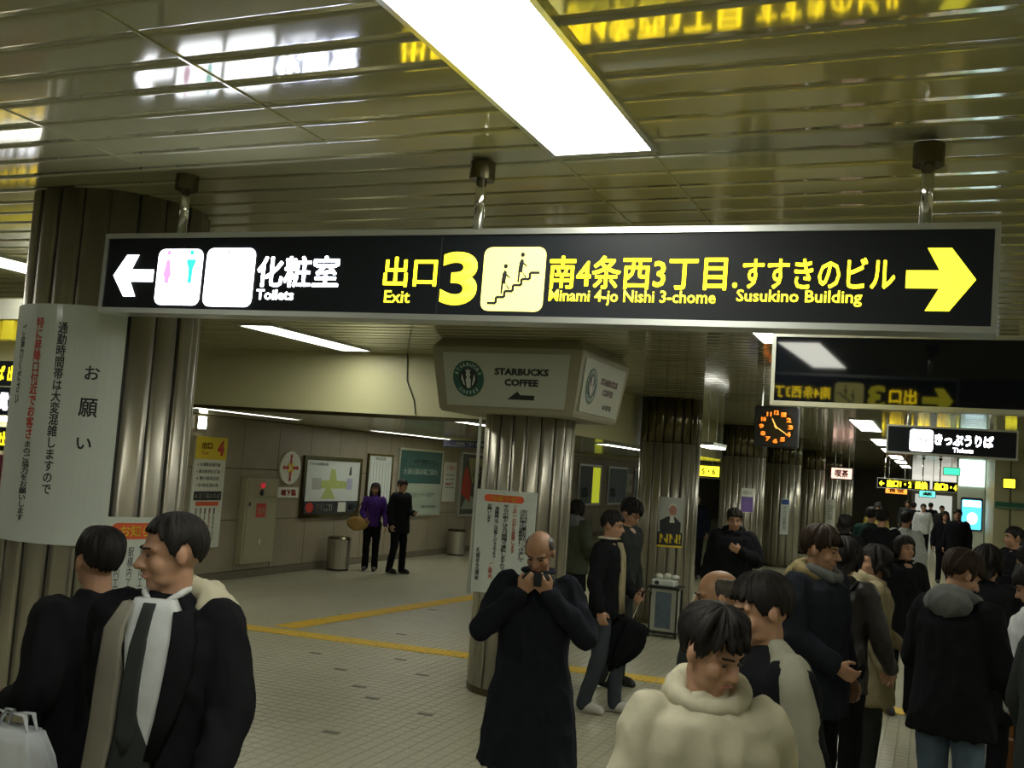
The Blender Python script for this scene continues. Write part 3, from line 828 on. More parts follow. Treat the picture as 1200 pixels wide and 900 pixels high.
F5 = cyl_fn(PIL[4][0], PIL[4][1], PIL[4][2]+.012, R(18))
G().sheet(-.10, .10, .80, 1.66, 4, 1, 0, .004, F5).build('notice_sheet', m_white, Q)
G().prism(rect(-.09, 1.52, .09, 1.64), .004, .006, F5).build('heading_band', M('print_blue', (.04,.10,.35), rough=.5, var=.1), Q)
text('のりば案内', (-.04, .9, .04, 1.48), F5, m_ink, Q, .005, vertical=True, thick=.0005)
Q = emp('narrow_notice', (-3.1, 37.6, 1.2), 'white notice on a pillar deep in the passage', 'notice')
F6 = cyl_fn(PIL[6][0], PIL[6][1], PIL[6][2]+.012, R(14))
G().sheet(-.12, .22, .5, 1.6, 4, 1, 0, .004, F6).build('notice_sheet', m_paper, Q)
text('注意', (-.06, .9, .12, 1.4), F6, m_ink, Q, .005, vertical=True, thick=.0005)

# ---- left wall things: surface facing +X, u runs with -Y -> seen from the room left to right is +Y
FWL = plane_fn((WX, 0, 0), (0,1,0), (1,0,0))
def wallthing(name, label, cat, y0, y1, z0, z1, frame=None, depth=.03, panel=m_paper, fw=.03):
    t = emp(name, (WX, (y0+y1)/2, (z0+z1)/2), label, cat)
    if frame:
        g = G()
        g.prism(rect(y0,z0,y1,z0+fw),0,depth+.012,FWL).prism(rect(y0,z1-fw,y1,z1),0,depth+.012,FWL).prism(rect(y0,z0+fw,y0+fw,z1-fw),0,depth+.012,FWL).prism(rect(y1-fw,z0+fw,y1,z1-fw),0,depth+.012,FWL)
        g.build('frame', frame, t)
        G().prism(rect(y0+fw*.8,z0+fw*.8,y1-fw*.8,z1-fw*.8), 0, depth, FWL).build('sheet', panel, t)
    else: G().prism(rect(y0,z0,y1,z1), .002, depth, FWL).build('sheet', panel, t)
    return t
d_ = .03
t = wallthing('exit_notice', 'tall white notice with yellow number 4 heading on the left wall', 'notice', 11.82, 12.52, .50, 2.11, None, .03, m_paper)
G().prism(rect(11.82, 1.78, 12.52, 2.11), .03, .034, FWL).build('yellow_heading', m_yel, t)
text('4', (12.30, 1.84, 12.45, 2.06), FWL, m_red, t, .035, bold=.05)
text('出口', (11.95, 1.93, 12.18, 2.03), FWL, m_red, t, .035, bold=.02)
text('Exit', (11.97, 1.85, 12.10, 1.90), FWL, m_red, t, .035)
for k, s in enumerate(['→ 札幌駅前通方面', '• 南3条西4丁目', '→ 狸小路商店街', '• 中央区南4条']):
    text(s, (11.88, 1.68-k*.10, 12.40, 1.735-k*.10), FWL, m_ink, t, .031)
G().prism(rect(11.87, 1.19, 12.48, 1.32), .03, .034, FWL).build('black_band', m_ink, t)
text('←地下鉄のりば', (11.90, 1.215, 12.45, 1.295), FWL, m_paper, t, .035, bold=.02)
G().prism(rect(11.93, 1.11, 12.43, 1.17), .03, .034, FWL).build('orange_band', m_orange, t)
for k in range(5): text('係員におたずねください', (11.93+k*.10, .60+.05*(k%2), 11.97+k*.10, 1.08), FWL, m_ink if k != 3 else m_orange, t, .031, vertical=True, bold=.01)

t = emp('fire_hydrant_cabinet', (WX, 13.35, .2), 'beige fire hydrant cabinet with red lamp on the left wall', 'cabinet')
FW = FWL
G().prism(rect(12.98, .22, 13.80, 1.53), 0, .10, FWL).build('cabinet_body', m_beige, t)
G().prism(rect(13.03, .28, 13.75, 1.22), .10, .112, FWL).build('cabinet_door', m_beige, t)
G().prism(rect(13.03, 1.24, 13.75, 1.49), .10, .110, FWL).build('upper_door', m_beige, t)
G().ell((WX+.13, 13.36, 1.42), (.035, .045, .045)).build('red_lamp', M('red_lamp', (.6,.03,.03), rough=.2, var=.05, emit=.25, ecol=(1,.05,.08)), t, smooth=True)
G().ell((WX+.12, 13.36, 1.31), (.02, .05, .05)).build('alarm_bell', m_ink, t, smooth=True)
o = G().prism(rect(13.26, .93, 13.50, 1.14), .112, .117, FWL).build('red_label', m_red, t)
text('消火栓', (13.28, .97, 13.48, 1.09), FWL, m_beige, o, .118)
G().prism(rect(13.36, .50, 13.42, .60), .112, .125, FWL).build('door_handle', m_chrome, t)
G().prism(rect(13.06, 1.10, 13.10, 1.16), .112, .118, FWL).build('key_plate', m_ink, t)

t = emp('oval_sign', (WX, 14.2, 1.7), 'white oval sign with a red and yellow cross mark on the left wall', 'sign')
G().prism(oval(14.2, 1.71, .29, .27, 28), 0, .03, FWL).build('oval_plate', m_paper, t)
g = G()
for k in range(4):
    a = R(90*k); c, s_ = math.cos(a), math.sin(a)
    pts = [(.03,-.035),(.17,-.02),(.21,0),(.17,.02),(.03,.035)]
    g.prism([(14.2+p*c-q*s_, 1.71+p*s_+q*c) for p, q in pts], .03, .034, FWL)
    g.prism(oval(14.2+.19*c, 1.71+.19*s_, .03, .035, 10), .03, .034, FWL)
g.build('red_cross_mark', m_red, t)
g = G()
for k in range(4):
    a = R(45+90*k); g.prism(oval(14.2+.06*math.cos(a), 1.71+.06*math.sin(a), .035, .035, 10), .03, .035, FWL)
g.build('yellow_mark', m_yel, t)
t = wallthing('small_sign', 'small white plate with red letters under the oval sign', 'sign', 13.92, 14.50, 1.22, 1.39, None, .02, m_paper)
text('地下鉄', (13.99, 1.25, 14.43, 1.36), FWL, m_red, t, .021, bold=.06)

t = wallthing('station_map', 'large framed station map in a dark bronze frame on the left wall', 'map', 14.58, 16.45, .88, 1.93, m_steel_dark, .04, m_white, .07)
g_l = M('map_green', (.42,.50,.16), rough=.5, var=.1); g_b = M('map_lilac', (.38,.40,.55), rough=.5, var=.1); g_g = M('map_grey', (.40,.42,.38), rough=.5, var=.1)
G().prism([(15.0,1.38),(16.1,1.38),(16.1,1.50),(15.62,1.52),(15.55,1.72),(15.42,1.72),(15.38,1.52),(15.0,1.52)], .04, .043, FWL).build('printed_area', g_l, t)
G().prism(rect(14.86, 1.36, 15.12, 1.56), .043, .045, FWL).build('printed_area', g_g, t)
G().prism(rect(15.95, 1.36, 16.14, 1.56), .043, .045, FWL).build('printed_area', g_b, t)
G().prism([(15.15,1.20),(15.6,1.20),(15.45,1.38),(15.3,1.38)], .04, .043, FWL).build('printed_area', g_l, t)
G().prism([(16.02,1.62),(16.10,1.62),(16.08,1.78),(16.04,1.76)], .04, .043, FWL).build('printed_mark', m_ink, t)
text('すすきの駅構内図', (14.72, 1.77, 15.3, 1.82), FWL, m_ink, t, .042)
G().prism(rect(14.65, .95, 16.38, 1.16), .04, .043, FWL).build('legend_band', m_ink, t)
G().prism(oval(14.82, 1.055, .12, .085, 16), .043, .046, FWL).build('red_disc', m_red, t)
text('現在地 ここです', (15.0, .98, 15.55, 1.13), FWL, m_paper, t, .044, bold=.02)
G().prism(rect(15.72, .97, 15.98, 1.14), .043, .045, FWL).build('legend_box', m_paper, t)
text('出口', (16.08, 1.0, 16.3, 1.12), FWL, m_paper, t, .044, bold=.02)
t = wallthing('timetable', 'framed white timetable on the left wall behind the couple', 'notice', 16.68, 17.62, 1.05, 2.04, m_steel_dark, .03, m_white, .04)
text('時刻表', (16.95, 1.92, 17.35, 1.98), FWL, m_ink, t, .031)
for k in range(7): G().prism(rect(16.78+k*.115, 1.15, 16.785+k*.115, 1.88), .03, .032, FWL).build('printed_rule', m_ink, t)
m_pg = M('poster_green', (.02,.085,.08), rough=.35, var=.08); m_pale = M('poster_pale', (.36,.43,.34), rough=.4, var=.05)
t = wallthing('green_poster', 'large framed poster, dark green above and pale green below, on the left wall', 'poster', 17.86, 19.80, .84, 2.20, m_alu, .04, m_pale, .035)
G().prism(rect(17.91, 1.50, 19.75, 2.16), .04, .043, FWL).build('green_half', m_pg, t)
text('さっぽろ雪まつり', (18.15, 1.86, 19.5, 2.0), FWL, m_pale, t, .044, bold=.01)
text('大通公園会場ご案内', (18.05, 1.68, 19.55, 1.80), FWL, m_pale, t, .044)
text('二月五日から十一日まで', (18.1, 1.22, 19.5, 1.32), FWL, m_pg, t, .041)
text('主催 実行委員会', (18.9, 1.0, 19.6, 1.06), FWL, m_pg, t, .041)
t = wallthing('small_notice', 'small white notice between the green poster and the picture poster', 'notice', 19.95, 20.55, 1.12, 1.98, None, .02, m_paper)
text('ご案内', (20.05, 1.80, 20.45, 1.90), FWL, m_red, t, .021)
G().prism(rect(20.05, 1.48, 20.3, 1.51), .02, .022, FWL).build('red_line', m_red, t)
for k in range(4): text('地下鉄をご利用の皆様へ', (20.03, 1.68-k*.09, 20.47, 1.715-k*.09), FWL, m_ink, t, .021)
t = wallthing('picture_poster', 'framed dark poster with red and yellow shapes beside the middle pillar', 'poster', 20.75, 22.2, .80, 2.22, m_alu, .04, M('poster_dark', (.05,.06,.05), rough=.4, var=.2), .035)
G().prism([(20.82,1.3),(21.3,1.1),(21.35,1.5),(21.1,1.9),(20.95,1.85)], .04, .043, FWL).build('red_shape', m_red, t)
G().prism([(21.1,2.1),(22.1,2.1),(22.1,1.3),(21.7,1.1),(21.35,1.6)], .04, .0435, FWL).build('yellow_shape', M('poster_yel', (.35,.33,.12), rough=.4, var=.5, scale=6), t)
text('公演', (21.4, 1.4, 21.95, 1.95), FWL, m_ink, t, .045, bold=.02)
G().prism([(20.85,.95),(21.9,.95),(21.5,1.2),(21.2,1.3)], .04, .042, FWL).build('pale_shape', m_pale, t)
# far posters seen between the middle pillar and the portrait pillar
for (y0, y1, l, pm, second) in ((29.0, 31.2, 'far framed poster with a bright yellow green edge, left of the portrait pillar', M('poster_slate', (.05,.08,.10), rough=.4, var=.3), True), (32.0, 34.2, 'far framed blue grey poster beside the portrait pillar', M('poster_blue', (.10,.16,.20), rough=.4, var=.3), False), (35.2, 37.2, 'farthest framed pale poster, half hidden by the portrait pillar', M('poster_sky', (.18,.25,.26), rough=.4, var=.3), False)):
    t = wallthing('wall_poster', l, 'poster', y0, y1, .95, 2.2, m_alu, .04, pm, .06)
    if second: G().prism(rect(y0+1.35, 1.02, y1-.1, 2.12), .04, .045, FWL).build('bright_strip', M('lit_yelgreen', (.5,.6,.05), rough=.4, var=.2, emit=.5, ecol=(.6,.65,.03)), t)
    text('広告', (y0+.3, 1.2, y0+.9, 1.5), FWL, m_pale, t, .045, bold=.01)
t = wallthing('small_notice', 'small white notice between the far posters left of the portrait pillar', 'notice', 34.4, 35.0, 1.35, 2.0, None, .02, m_paper)
text('注意', (34.5, 1.6, 34.9, 1.8), FWL, m_ink, t, .022)

# ash bins standing by the left wall
def bin_(x, y, h, r, label):
    t = emp('litter_bin', (x, y, 0), label, 'bin')
    G().tube([(x,y,.0),(x,y,.03)], r*.95, 20).build('foot', m_black, t)
    G().tube([(x,y,.03),(x,y,h*.93)], [r, r], 24).build('bin_body', m_steel, t, smooth=False)
    G().tube([(x,y,h*.93),(x,y,h*.95),(x,y,h)], [r*1.05, r*1.05, r*.9], 24).build('bin_lid', m_steel_dark, t)
bin_(WX+.30, 15.45, .57, .20, 'round steel litter bin by the wall below the station map')
bin_(WX+.30, 20.2, .55, .19, 'round steel litter bin by the wall below the small white notice')

# hanging blue sign above the green poster
s_ = emp('blue_hanging_sign', (-8.3, 17.6, 2.33), 'dark blue sign under the low ceiling above the green poster', 'sign')
G().box((-8.45, 17.2, 2.27), (-6.4, 17.28, 2.40)).build('sign_board', M('deep_blue', (.01,.015,.07), rough=.4, var=.1), s_)
for x in (-8.2, -6.7): G().tube([(x, 17.24, 2.4), (x, 17.24, LOW)], .01, 8).build('hanger_pole', m_alu, s_)
text('地下鉄連絡通路', (-8.2, 2.30, -6.8, 2.37), plane_fn((0, 17.2, 0), (1,0,0), (0,-1,0)), m_pale, s_, .001)

# fluorescent box beside left pillar top
s_ = emp('wall_lamp', (WX, 11.9, 2.3), 'small vertical lit lamp on the wall above the yellow headed notice', 'light')
G().prism(rect(11.82, 2.2, 12.0, 2.40), 0, .03, FWL).build('housing', m_alu, s_)
G().prism(rect(11.84, 2.22, 11.90, 2.39), .03, .05, FWL).prism(rect(11.93, 2.22, 11.98, 2.39), .03, .05, FWL).build('tube', m_lamp, s_)

# ---- kiosk front left of the big pillar
KX0, KX1, KY = -6.6, -4.95, 5.0
K = emp('kiosk', (-5.8, KY+.3, 0), 'kiosk front with lit yellow and white boards at the left edge', 'kiosk')
G().box((KX0, KY, 0), (KX1, KY+.5, .95)).build('counter', m_steel_dark, K)
G().box((KX0, KY+.35, .95), (KX1, KY+.5, 2.95)).build('back_panel', m_cream, K)
e_yelk = M('kiosk_yellow', (.8,.7,.05), emit=.75, ecol=(1.0,.85,.035))
FK = plane_fn((0, KY+.12, 0), (1,0,0), (0,-1,0))
def kb(u0, u1, v0, v1, m, name, s=None, mt=None):
    o = plate(name, rect(u0, v0, u1, v1), -.10, 0, FK, m, K)
    if s: text(s, (u0+.05, v0+.03, u1-.05, v1-.03), FK, mt, o, .001, bold=.03)
    return o
kb(KX0, KX1, 2.76, 2.90, M('kiosk_pale', (.5,.5,.42), rough=.4, var=.05), 'shelf_board')
for k in range(11):
    u = KX0+.05+k*.15
    kb(u, u+.10, 2.62, 2.75, M('tag_yellow', (.5,.42,.03), rough=.4, var=.05, emit=.12, ecol=(1,.85,.03)), 'price_tag', None)
kb(KX0, KX1, 2.30, 2.47, m_sign, 'sign_board', '出口 定期券うりば 出口 きっぷうりば 出口', e_yelk)
kb(KX0, KX1, 2.10, 2.29, m_sign, 'sign_board', '地下鉄線 バス 市電 乗車券発売所 ご案内', M('lit_soft_white', (.8,.8,.8), emit=.95, ecol=(.9,.92,1)))
kb(KX0, KX1, 2.06, 2.09, m_lamp, 'tube_light')
kb(KX0, KX1, 1.86, 2.02, m_sign, 'sign_board', '出口 乗換 案内 出口 乗換 案内 出口', e_yelk)
kb(KX0, KX1, 1.55, 1.83, M('maroon_board', (.06,.012,.02), rough=.4, var=.2), 'board')
kb(KX0, KX1, 1.38, 1.53, M('red_board', (.45,.04,.04), rough=.4, var=.1), 'board', 'SALE 特売 ご利用ください SALE', m_paper)
kb(KX0, KX1, 1.20, 1.36, m_paper, 'board', '新聞 雑誌 飲料 たばこ 新聞 雑誌', m_ink)
kb(KX0, KX1, .97, 1.16, M('maroon_board', (.06,.012,.02)), 'board')

# ---- litter stand at the foot of the portrait pillar
LX, LY = -3.05, 12.85
t = emp('litter_stand', (LX, LY, 0), 'steel litter stand with a picture panel and white ashtray at the portrait pillar', 'bin')
for dx in (-.17, .17):
    for dy in (-.13, .13): G().tube([(LX+dx, LY+dy, 0), (LX+dx, LY+dy, .62)], .012, 8).build('leg', m_black, t)
G().box((LX-.19, LY-.15, .05), (LX+.19, LY+.15, .08)).build('bottom_shelf', m_black, t)
G().box((LX-.16, LY-.13, .08), (LX+.16, LY+.13, .60)).build('bin_body', m_alu, t)
G().box((LX-.10, LY-.138, .12), (LX+.10, LY-.13, .56)).build('picture_panel', M('panel_bluegrey', (.10,.14,.18), rough=.3, var=.6, scale=12), t)
G().box((LX-.20, LY-.16, .60), (LX+.20, LY+.16, .63)).build('top_plate', m_black, t)
g = G(); g.bbox((LX-.17, LY-.12, .63), (LX+.12, LY+.1, .71), .012); g.build('ashtray', m_white, t)
G().ell((LX-.10, LY-.11, .67), (.035,.02,.03)).build('ash_hole', m_ink, t, smooth=True)
for k in range(3): tag(G().ell((LX-.10+k*.10, LY+.02, .74+.01*(k%2)), (.05,.045,.035), fn=lambda p: 1+.25*noise.noise(p*30+Vector((k*5,0,0)))).build('crumpled_paper', m_paper, None, smooth=True), ['crumpled white paper on the litter stand, leftmost', 'crumpled white paper on the litter stand, middle', 'crumpled white paper on the litter stand, rightmost'][k], 'litter', 'papers on the litter stand')

# ---- advertising column deep in the passage
m_adw = M('column_white', (.62,.66,.58), rough=.3, var=.03)
m_ad = M('screen_cyan', (.1,.5,.7), emit=1.3, ecol=(.10,.62,1.0)); m_ad2 = M('screen_white', (.9,.9,.9), emit=2.0, ecol=(.9,1,1))
t = emp('advertising_column', (1.0, 30.3, 0), 'white column with a bright blue advertising screen in the passage', 'advertisement')
G().box((.62, 30.1, 0), (1.28, 30.6, CEIL)).build('column_body', m_adw, t)
G().prism(rrect(.70, 1.12, 1.30-.06, 2.0, .05), -.01, .03, plane_fn((0, 30.09, 0), (1,0,0), (0,-1,0))).build('screen_frame', m_ink, t)
FA = plane_fn((0, 30.09, 0), (1,0,0), (0,-1,0))
sc_ = G().prism(rrect(.73, 1.16, 1.21, 1.94, .04), .03, .034, FA).build('screen', m_ad, t)
G().prism(oval(.99, 1.45, .13, .16), .034, .037, FA).build('screen_glow', m_ad2, sc_)
G().prism(rect(.75, 1.76, 1.19, 1.92), .034, .037, FA).build('screen_band', m_ad2, sc_)
G().prism(rect(.64, 2.30, 1.26, 3.0), .0, .03, FA).build('upper_lightbox', M('lit_cool_white', (.8,1,.95), emit=1.6, ecol=(.75,1,.95)), t)
# shop fronts at the far end
m_or = M('lit_orange', (1,.4,.05), emit=1.6, ecol=(1.0,.30,.04))
for (x0, x1, z0, z1, yy, m, l, tx) in ((-1.75, -.95, 1.95, 2.2, 44, m_or, 'glowing orange shop sign at the far end of the passage', '食堂'), (-2.9, -2.3, 2.3, 2.62, 33, M('lit_pinkwhite', (1,.7,.6), emit=1.4, ecol=(1,.62,.5)), 'pale pink lit shop sign left of the far yellow signs', '喫茶'), (-.55, .1, 1.9, 2.15, 50, M('lit_teal', (.2,.8,.7), emit=1.4, ecol=(.15,.9,.75)), 'teal lit shop sign at the far end of the passage', '薬')):
    s_ = emp('shop_sign', ((x0+x1)/2, yy, z0), l, 'sign')
    G().box((x0-.03, yy+.005, z0-.03), (x1+.03, yy+.12, z1+.03)).build('sign_box', m_black, s_)
    FS = plane_fn((0, yy+.005, 0), (1,0,0), (0,-1,0))
    G().prism(rect(x0, z0, x1, z1), 0, .01, FS).build('lit_panel', m, s_)
    text(tx, (x0+.1, z0+.04, x1-.1, z1-.04), FS, m_red, s_, .012, bold=.03)
    for x in (x0+.1, x1-.1): G().tube([(x, yy+.06, z1), (x, yy+.06, CEIL)], .012, 8).build('hanger_pole', m_alu, s_)
s_ = emp('arcade_end', (-2.2, 60, 0), 'shop front closing the far end of the passage', 'shop')
G().box((-9.6, 60, 0), (-1.2, 60.3, CEIL)).build('shop_wall', m_wall, s_)
G().box((-1.1, 62, 0), (1.2, 62.3, 2.3)).build('shutter', m_steel, s_)
G().box((-1.1, 62, 2.3), (1.2, 62.3, CEIL)).build('lit_header', M('header_white', (.8,.8,.7), emit=.7, ecol=(1,.97,.85)), s_)
G().box((-.9, 61.97, .1), (1.0, 62, 2.0)).build('shop_window', M('window_glow', (.5,.5,.4), emit=.5, ecol=(.9,.95,.85)), s_)

# ================================================================== PEOPLE
def S(p): return Vector(p)
def remeshed(g, name, mat, parent, voxel, smooth_it=2, disp=0.0, freq=9.0, seed=0, stretch=.45):
    """union of overlapping closed shapes -> one continuous smooth surface"""
    me = g.mesh(name)
    o = bpy.data.objects.new(name, me); col.objects.link(o)
    md = o.modifiers.new('r', 'REMESH'); md.mode = 'VOXEL'; md.voxel_size = voxel; md.use_smooth_shade = True
    if smooth_it:
        ms = o.modifiers.new('s', 'SMOOTH'); ms.factor = .5; ms.iterations = smooth_it
    dg = bpy.context.evaluated_depsgraph_get()
    m2 = bpy.data.meshes.new_from_object(o.evaluated_get(dg))
    o.modifiers.clear(); o.data = m2; bpy.data.meshes.remove(me); m2.name = name
    if disp:
        sv = Vector((seed*3.1, seed*1.7, seed))
        nrm = [v.normal.copy() for v in m2.vertices]
        for v, n_ in zip(m2.vertices, nrm):
            q = Vector((v.co.x*freq, v.co.y*freq, v.co.z*freq*stretch + (v.co.x+v.co.y)*2)) + sv
            a = noise.noise(q); b = noise.noise(q*2.1)
            v.co += n_ * disp * max(-.25, 1.0 - 3.4*abs(a) + .8*b)
    m2.materials.clear(); m2.materials.append(mat)
    m2.polygons.foreach_set('use_smooth', [True]*len(m2.polygons))
    o.parent = parent
    return o

def local(g, name, mat, parent, smooth=True):
    me = g.mesh(name, (0,0,0), smooth); me.materials.append(mat)
    o = bpy.data.objects.new(name, me); col.objects.link(o); o.parent = parent
    return o

ARMS = {
 'down': ((.245,.03,1.14), (.265,-.05,.90)),
 'swingf': ((.245,-.04,1.15), (.25,-.20,.94)),
 'swingb': ((.245,.12,1.16), (.25,.16,.92)),
 'pocket': ((.29,.09,1.16), (.20,-.06,.98)),
 'read': ((.235,.0,1.13), (.09,-.27,1.12)),
 'front': ((.24,-.02,1.14), (.12,-.20,1.02)),
 'hold': ((.24,-.03,1.13), (.22,-.22,1.00)),
 'mouth': ((.285,-.11,1.17), (.080,-.175,1.40)),
 'chest': ((.27,-.03,1.17), (.07,-.20,1.27)),
}

def person(loc, yaw, h, label, top, top_len=.86, bulk=1.0, legs=c_black, shoe=c_shoe, hair=m_hair, hairstyle='short',
           arms=('down','down'), lean=0, hyaw=0, hpitch=0, stride=.0, flare=0.0, vox=.012, group=None, skirt=None,
           female=False, collar=None, seed=1, bare=False, seg_shirt=None, roll=0.0, curl=.7, face=True):
    s = h/1.72
    t = emp('person', (loc[0], loc[1], 0), label, 'person', group)
    t.rotation_euler = (0, 0, R(yaw)); t.scale = (s, s, s)
    L = Matrix.Translation((0,0,.93)) @ Matrix.Rotation(R(lean), 4, 'X') @ Matrix.Translation((0,0,-.93))
    def T(p):
        p = Vector(p)
        return L @ p if p.z > .93 else p
    bw = .92 if female else 1.0
    neck = T((0,.015,1.47))
    HC = T((0,-.005,1.60)) + Vector((0, -.025*math.sin(R(hpitch)), -.01*abs(math.sin(R(hpitch)))))
    HR = Matrix.Rotation(R(hyaw),3,'Z') @ Matrix.Rotation(R(roll),3,'Y') @ Matrix.Rotation(R(hpitch),3,'X')
    def Hd(p): return HC + HR @ Vector(p)
    # ---------- body
    g = G()
    g.ell(Hd((0,.012,.03)), (.075,.093,.088), 20, 14, HR)
    g.ell(Hd((0,-.018,-.03)), (.060,.068,.082), 18, 12, HR)
    g.ell(Hd((0,-.048,-.086)), (.032,.034,.026), 12, 8, HR)
    for q in (-1, 1):
        g.ell(Hd((q*.034,-.052,-.028)), (.027,.028,.030), 10, 8, HR)
        g.ell(Hd((q*.030,-.022,-.068)), (.026,.045,.028), 10, 8, HR)
        g.ell(Hd((q*.078,.008,-.004)), (.011,.018,.028), 10, 8, HR)
        g.cap(Hd((q*.012,-.078,.022)), .012, Hd((q*.046,-.066,.024)), .010, 8)
    g.cap(Hd((0,-.082,.012)), .009, Hd((0,-.106,-.026)), .0135, 8)
    g.cap(Hd((-.010,-.094,-.030)), .010, Hd((.010,-.094,-.030)), .010, 8)
    g.cap(Hd((-.016,-.082,-.060)), .0095, Hd((.016,-.082,-.060)), .0095, 8)
    g.cap(neck - Vector((0,0,.06)), .060, Hd((0,.012,-.06)), .051, 14)
    # torso
    def tr(z, rx, ry, cy=0, n=20, pw=2.3):
        out = []
        for k in range(n):
            a = 2*math.pi*k/n; c, s_ = math.cos(a), math.sin(a)
            e = 2/pw
            out.append(T((rx*bw*math.copysign(abs(c)**e, c), cy+ry*math.copysign(abs(s_)**e, s_), z)))
        return out
    g.rings([tr(.88,.14,.10), tr(.95,.165,.11), tr(1.08,.145,.10), tr(1.25,.165,.11), tr(1.38,.17,.105), tr(1.44,.11,.08), tr(1.47,.06,.055)])
    hands = []
    for q, am in ((1, arms[0]), (-1, arms[1])):
        sp = ARMS[am] if isinstance(am, str) else am
        sh = T((q*.170*bw,.01,1.398)); el = T((q*sp[0][0]*bw, sp[0][1], sp[0][2])); wr_ = T((q*sp[1][0], sp[1][1], sp[1][2]))
        g.cap(sh,.046,el,.042,12); g.cap(el,.042,wr_,.028,12)
        d = (wr_-el).normalized()
        inw = Vector((-q,0,0)); inw = (inw - d*inw.dot(d))
        inw = inw.normalized() if inw.length > .1 else Vector((0,0,1))
        if am in ('mouth','chest','read'):   # palms face the body / each other
            inw = Vector((0,1,.2)) if am != 'read' else Vector((-q*.5,0,.9)); inw = (inw - d*inw.dot(d)).normalized()
        sd = d.cross(inw).normalized()
        thumbdir = sd if sd.dot(Vector((0,-1,.6))) > 0 else -sd
        pc = wr_ + d*.05
        g.cap(wr_ - d*.01,.026, wr_+d*.03,.030,10, .7, inw)
        for k, off in enumerate((-.028,-.010,.010,.028)):
            g.cap(wr_+d*.012+thumbdir*off*.7,.016, wr_+d*.082+thumbdir*off*1.05,.0125,8)
            Lf = (.060,.072,.078,.068)[k]
            b0 = wr_+d*.085+thumbdir*off*1.12
            d1 = (d*math.cos(curl*.7)+inw*math.sin(curl*.7)).normalized(); b1 = b0 + d1*Lf*.52
            d2 = (d*math.cos(curl*1.9)+inw*math.sin(curl*1.9)).normalized(); b2 = b1 + d2*Lf*.5
            g.cap(b0,.0098,b1,.0088,8); g.cap(b1,.0088,b2,.0075,8)
        tb = wr_+d*.025+thumbdir*.024
        t1 = tb + (d*.6+thumbdir*.7+inw*.35).normalized()*.042; t2 = t1 + (d*.85+thumbdir*.15+inw*.5).normalized()*.032
        g.cap(tb,.0135,t1,.0110,8); g.cap(t1,.0110,t2,.0085,8)
        hands.append((wr_, d, inw, thumbdir))
    feet = []
    for q in (1, -1):
        fy = -q*stride
        hip = Vector((q*.09*bw,0,.90)); kn = Vector((q*.10*bw, fy*.45-.02, .49)); an = Vector((q*.105*bw, fy+.02, .085))
        if fy > .05: kn.y = fy*.30-.03
        g.cap(hip,.085,kn,.052,12); g.cap(kn,.052,an,.036,12)
        g.cap(an-Vector((0,-.02,.05)),.032, an+Vector((0,-.15,-.055)),.028,10)
        feet.append((hip,kn,an))
    body = remeshed(g, 'body', m_skin, t, max(.0068, vox*.62) if vox < .011 else vox*.8, 1)
    # ---------- face pieces
    if face:
        for q in (-1, 1):
            g = G().ell(Hd((q*.030,-.0815,.004)), (.0125,.0045,.0050), 10, 6, HR); local(g, 'eye', m_eye, t)
            g = G().cap(Hd((q*.014,-.092,.026)), .0040, Hd((q*.047,-.078,.027)), .0034, 6); local(g, 'eyebrow', hair, t)
        g = G().cap(Hd((-.019,-.0905,-.0605)), .0042, Hd((.019,-.0905,-.0605)), .0042, 8, .8); local(g, 'lips', m_lip, t)
    # ---------- hair
    rnd = random.Random(seed)
    NA = 96
    def edge(a):      # a: 0 front, pi back; returns edge polar angle
        b = abs((a+math.pi)%(2*math.pi)-math.pi)/math.pi
        if hairstyle == 'bald': pts = [(0,60),(.30,70),(.42,96),(.55,100),(.70,112),(1,122)]
        elif hairstyle == 'bangs': pts = [(0,80),(.22,82),(.30,96),(.42,112),(.52,104),(.6,112),(.75,124),(1,130)]
        elif hairstyle == 'crop': pts = [(0,58),(.24,62),(.33,80),(.40,108),(.455,112),(.49,84),(.56,86),(.62,108),(.8,124),(1,130)]
        else: pts = [(0,68),(.22,74),(.31,84),(.38,108),(.455,114),(.49,90),(.56,90),(.62,112),(.8,126),(1,132)]
        for (x0,y0),(x1,y1) in zip(pts, pts[1:]):
            if b <= x1: return y0+(y1-y0)*(b-x0)/(x1-x0)
        return pts[-1][1]
    thick = {'bald':.006,'crop':.012,'short':.020,'bangs':.022,'messy':.032,'bob':.024,'long':.024,'bun':.014}[hairstyle]
    t0 = 0.42 if hairstyle == 'bald' else 0.0
    rows = 14
    longL = {'bob':.07,'long':.22}.get(hairstyle, 0)
    def hp(a, u, lay):
        e = R(edge(a))
        ph = e*(t0+(1-t0)*u) if hairstyle != 'bald' else e*(1-(1-u)*(.50 if abs((a+math.pi)%(2*math.pi)-math.pi) > 1.1 else .06))
        nz = noise.noise(Vector((math.sin(a)*4.2+seed, math.cos(a)*4.2, u*1.3)))
        n2 = noise.noise(Vector((math.sin(a)*13+seed, math.cos(a)*13, u*2.5)))
        cr = min(1, u*2.2)
        th = thick*(.80+(.55*nz+.45*n2)*cr) if lay else -.004
        b_ = abs((a+math.pi)%(2*math.pi)-math.pi)
        if lay and not longL and hairstyle != 'bald':
            k0 = max(0, (u-.45)/.55); th = th*(1-k0*(.85 if b_ > .9 else .35)) + .003*k0
        if lay and hairstyle == 'bald': th = th*.9 - .016*max(0, min(1, (1.45-b_)/.6)) - .006*max(0, .35-u)/.35
        jag = R(12)*n2*u*u*(2.0 if hairstyle == 'messy' else 1.0)
        ph = ph + jag
        k = Vector((math.sin(ph)*math.sin(a)*(.077+th), -math.sin(ph)*math.cos(a)*(.095+th), math.cos(ph)*(.090+th)))
        p = Vector((0,.012,.03)) + k
        return p
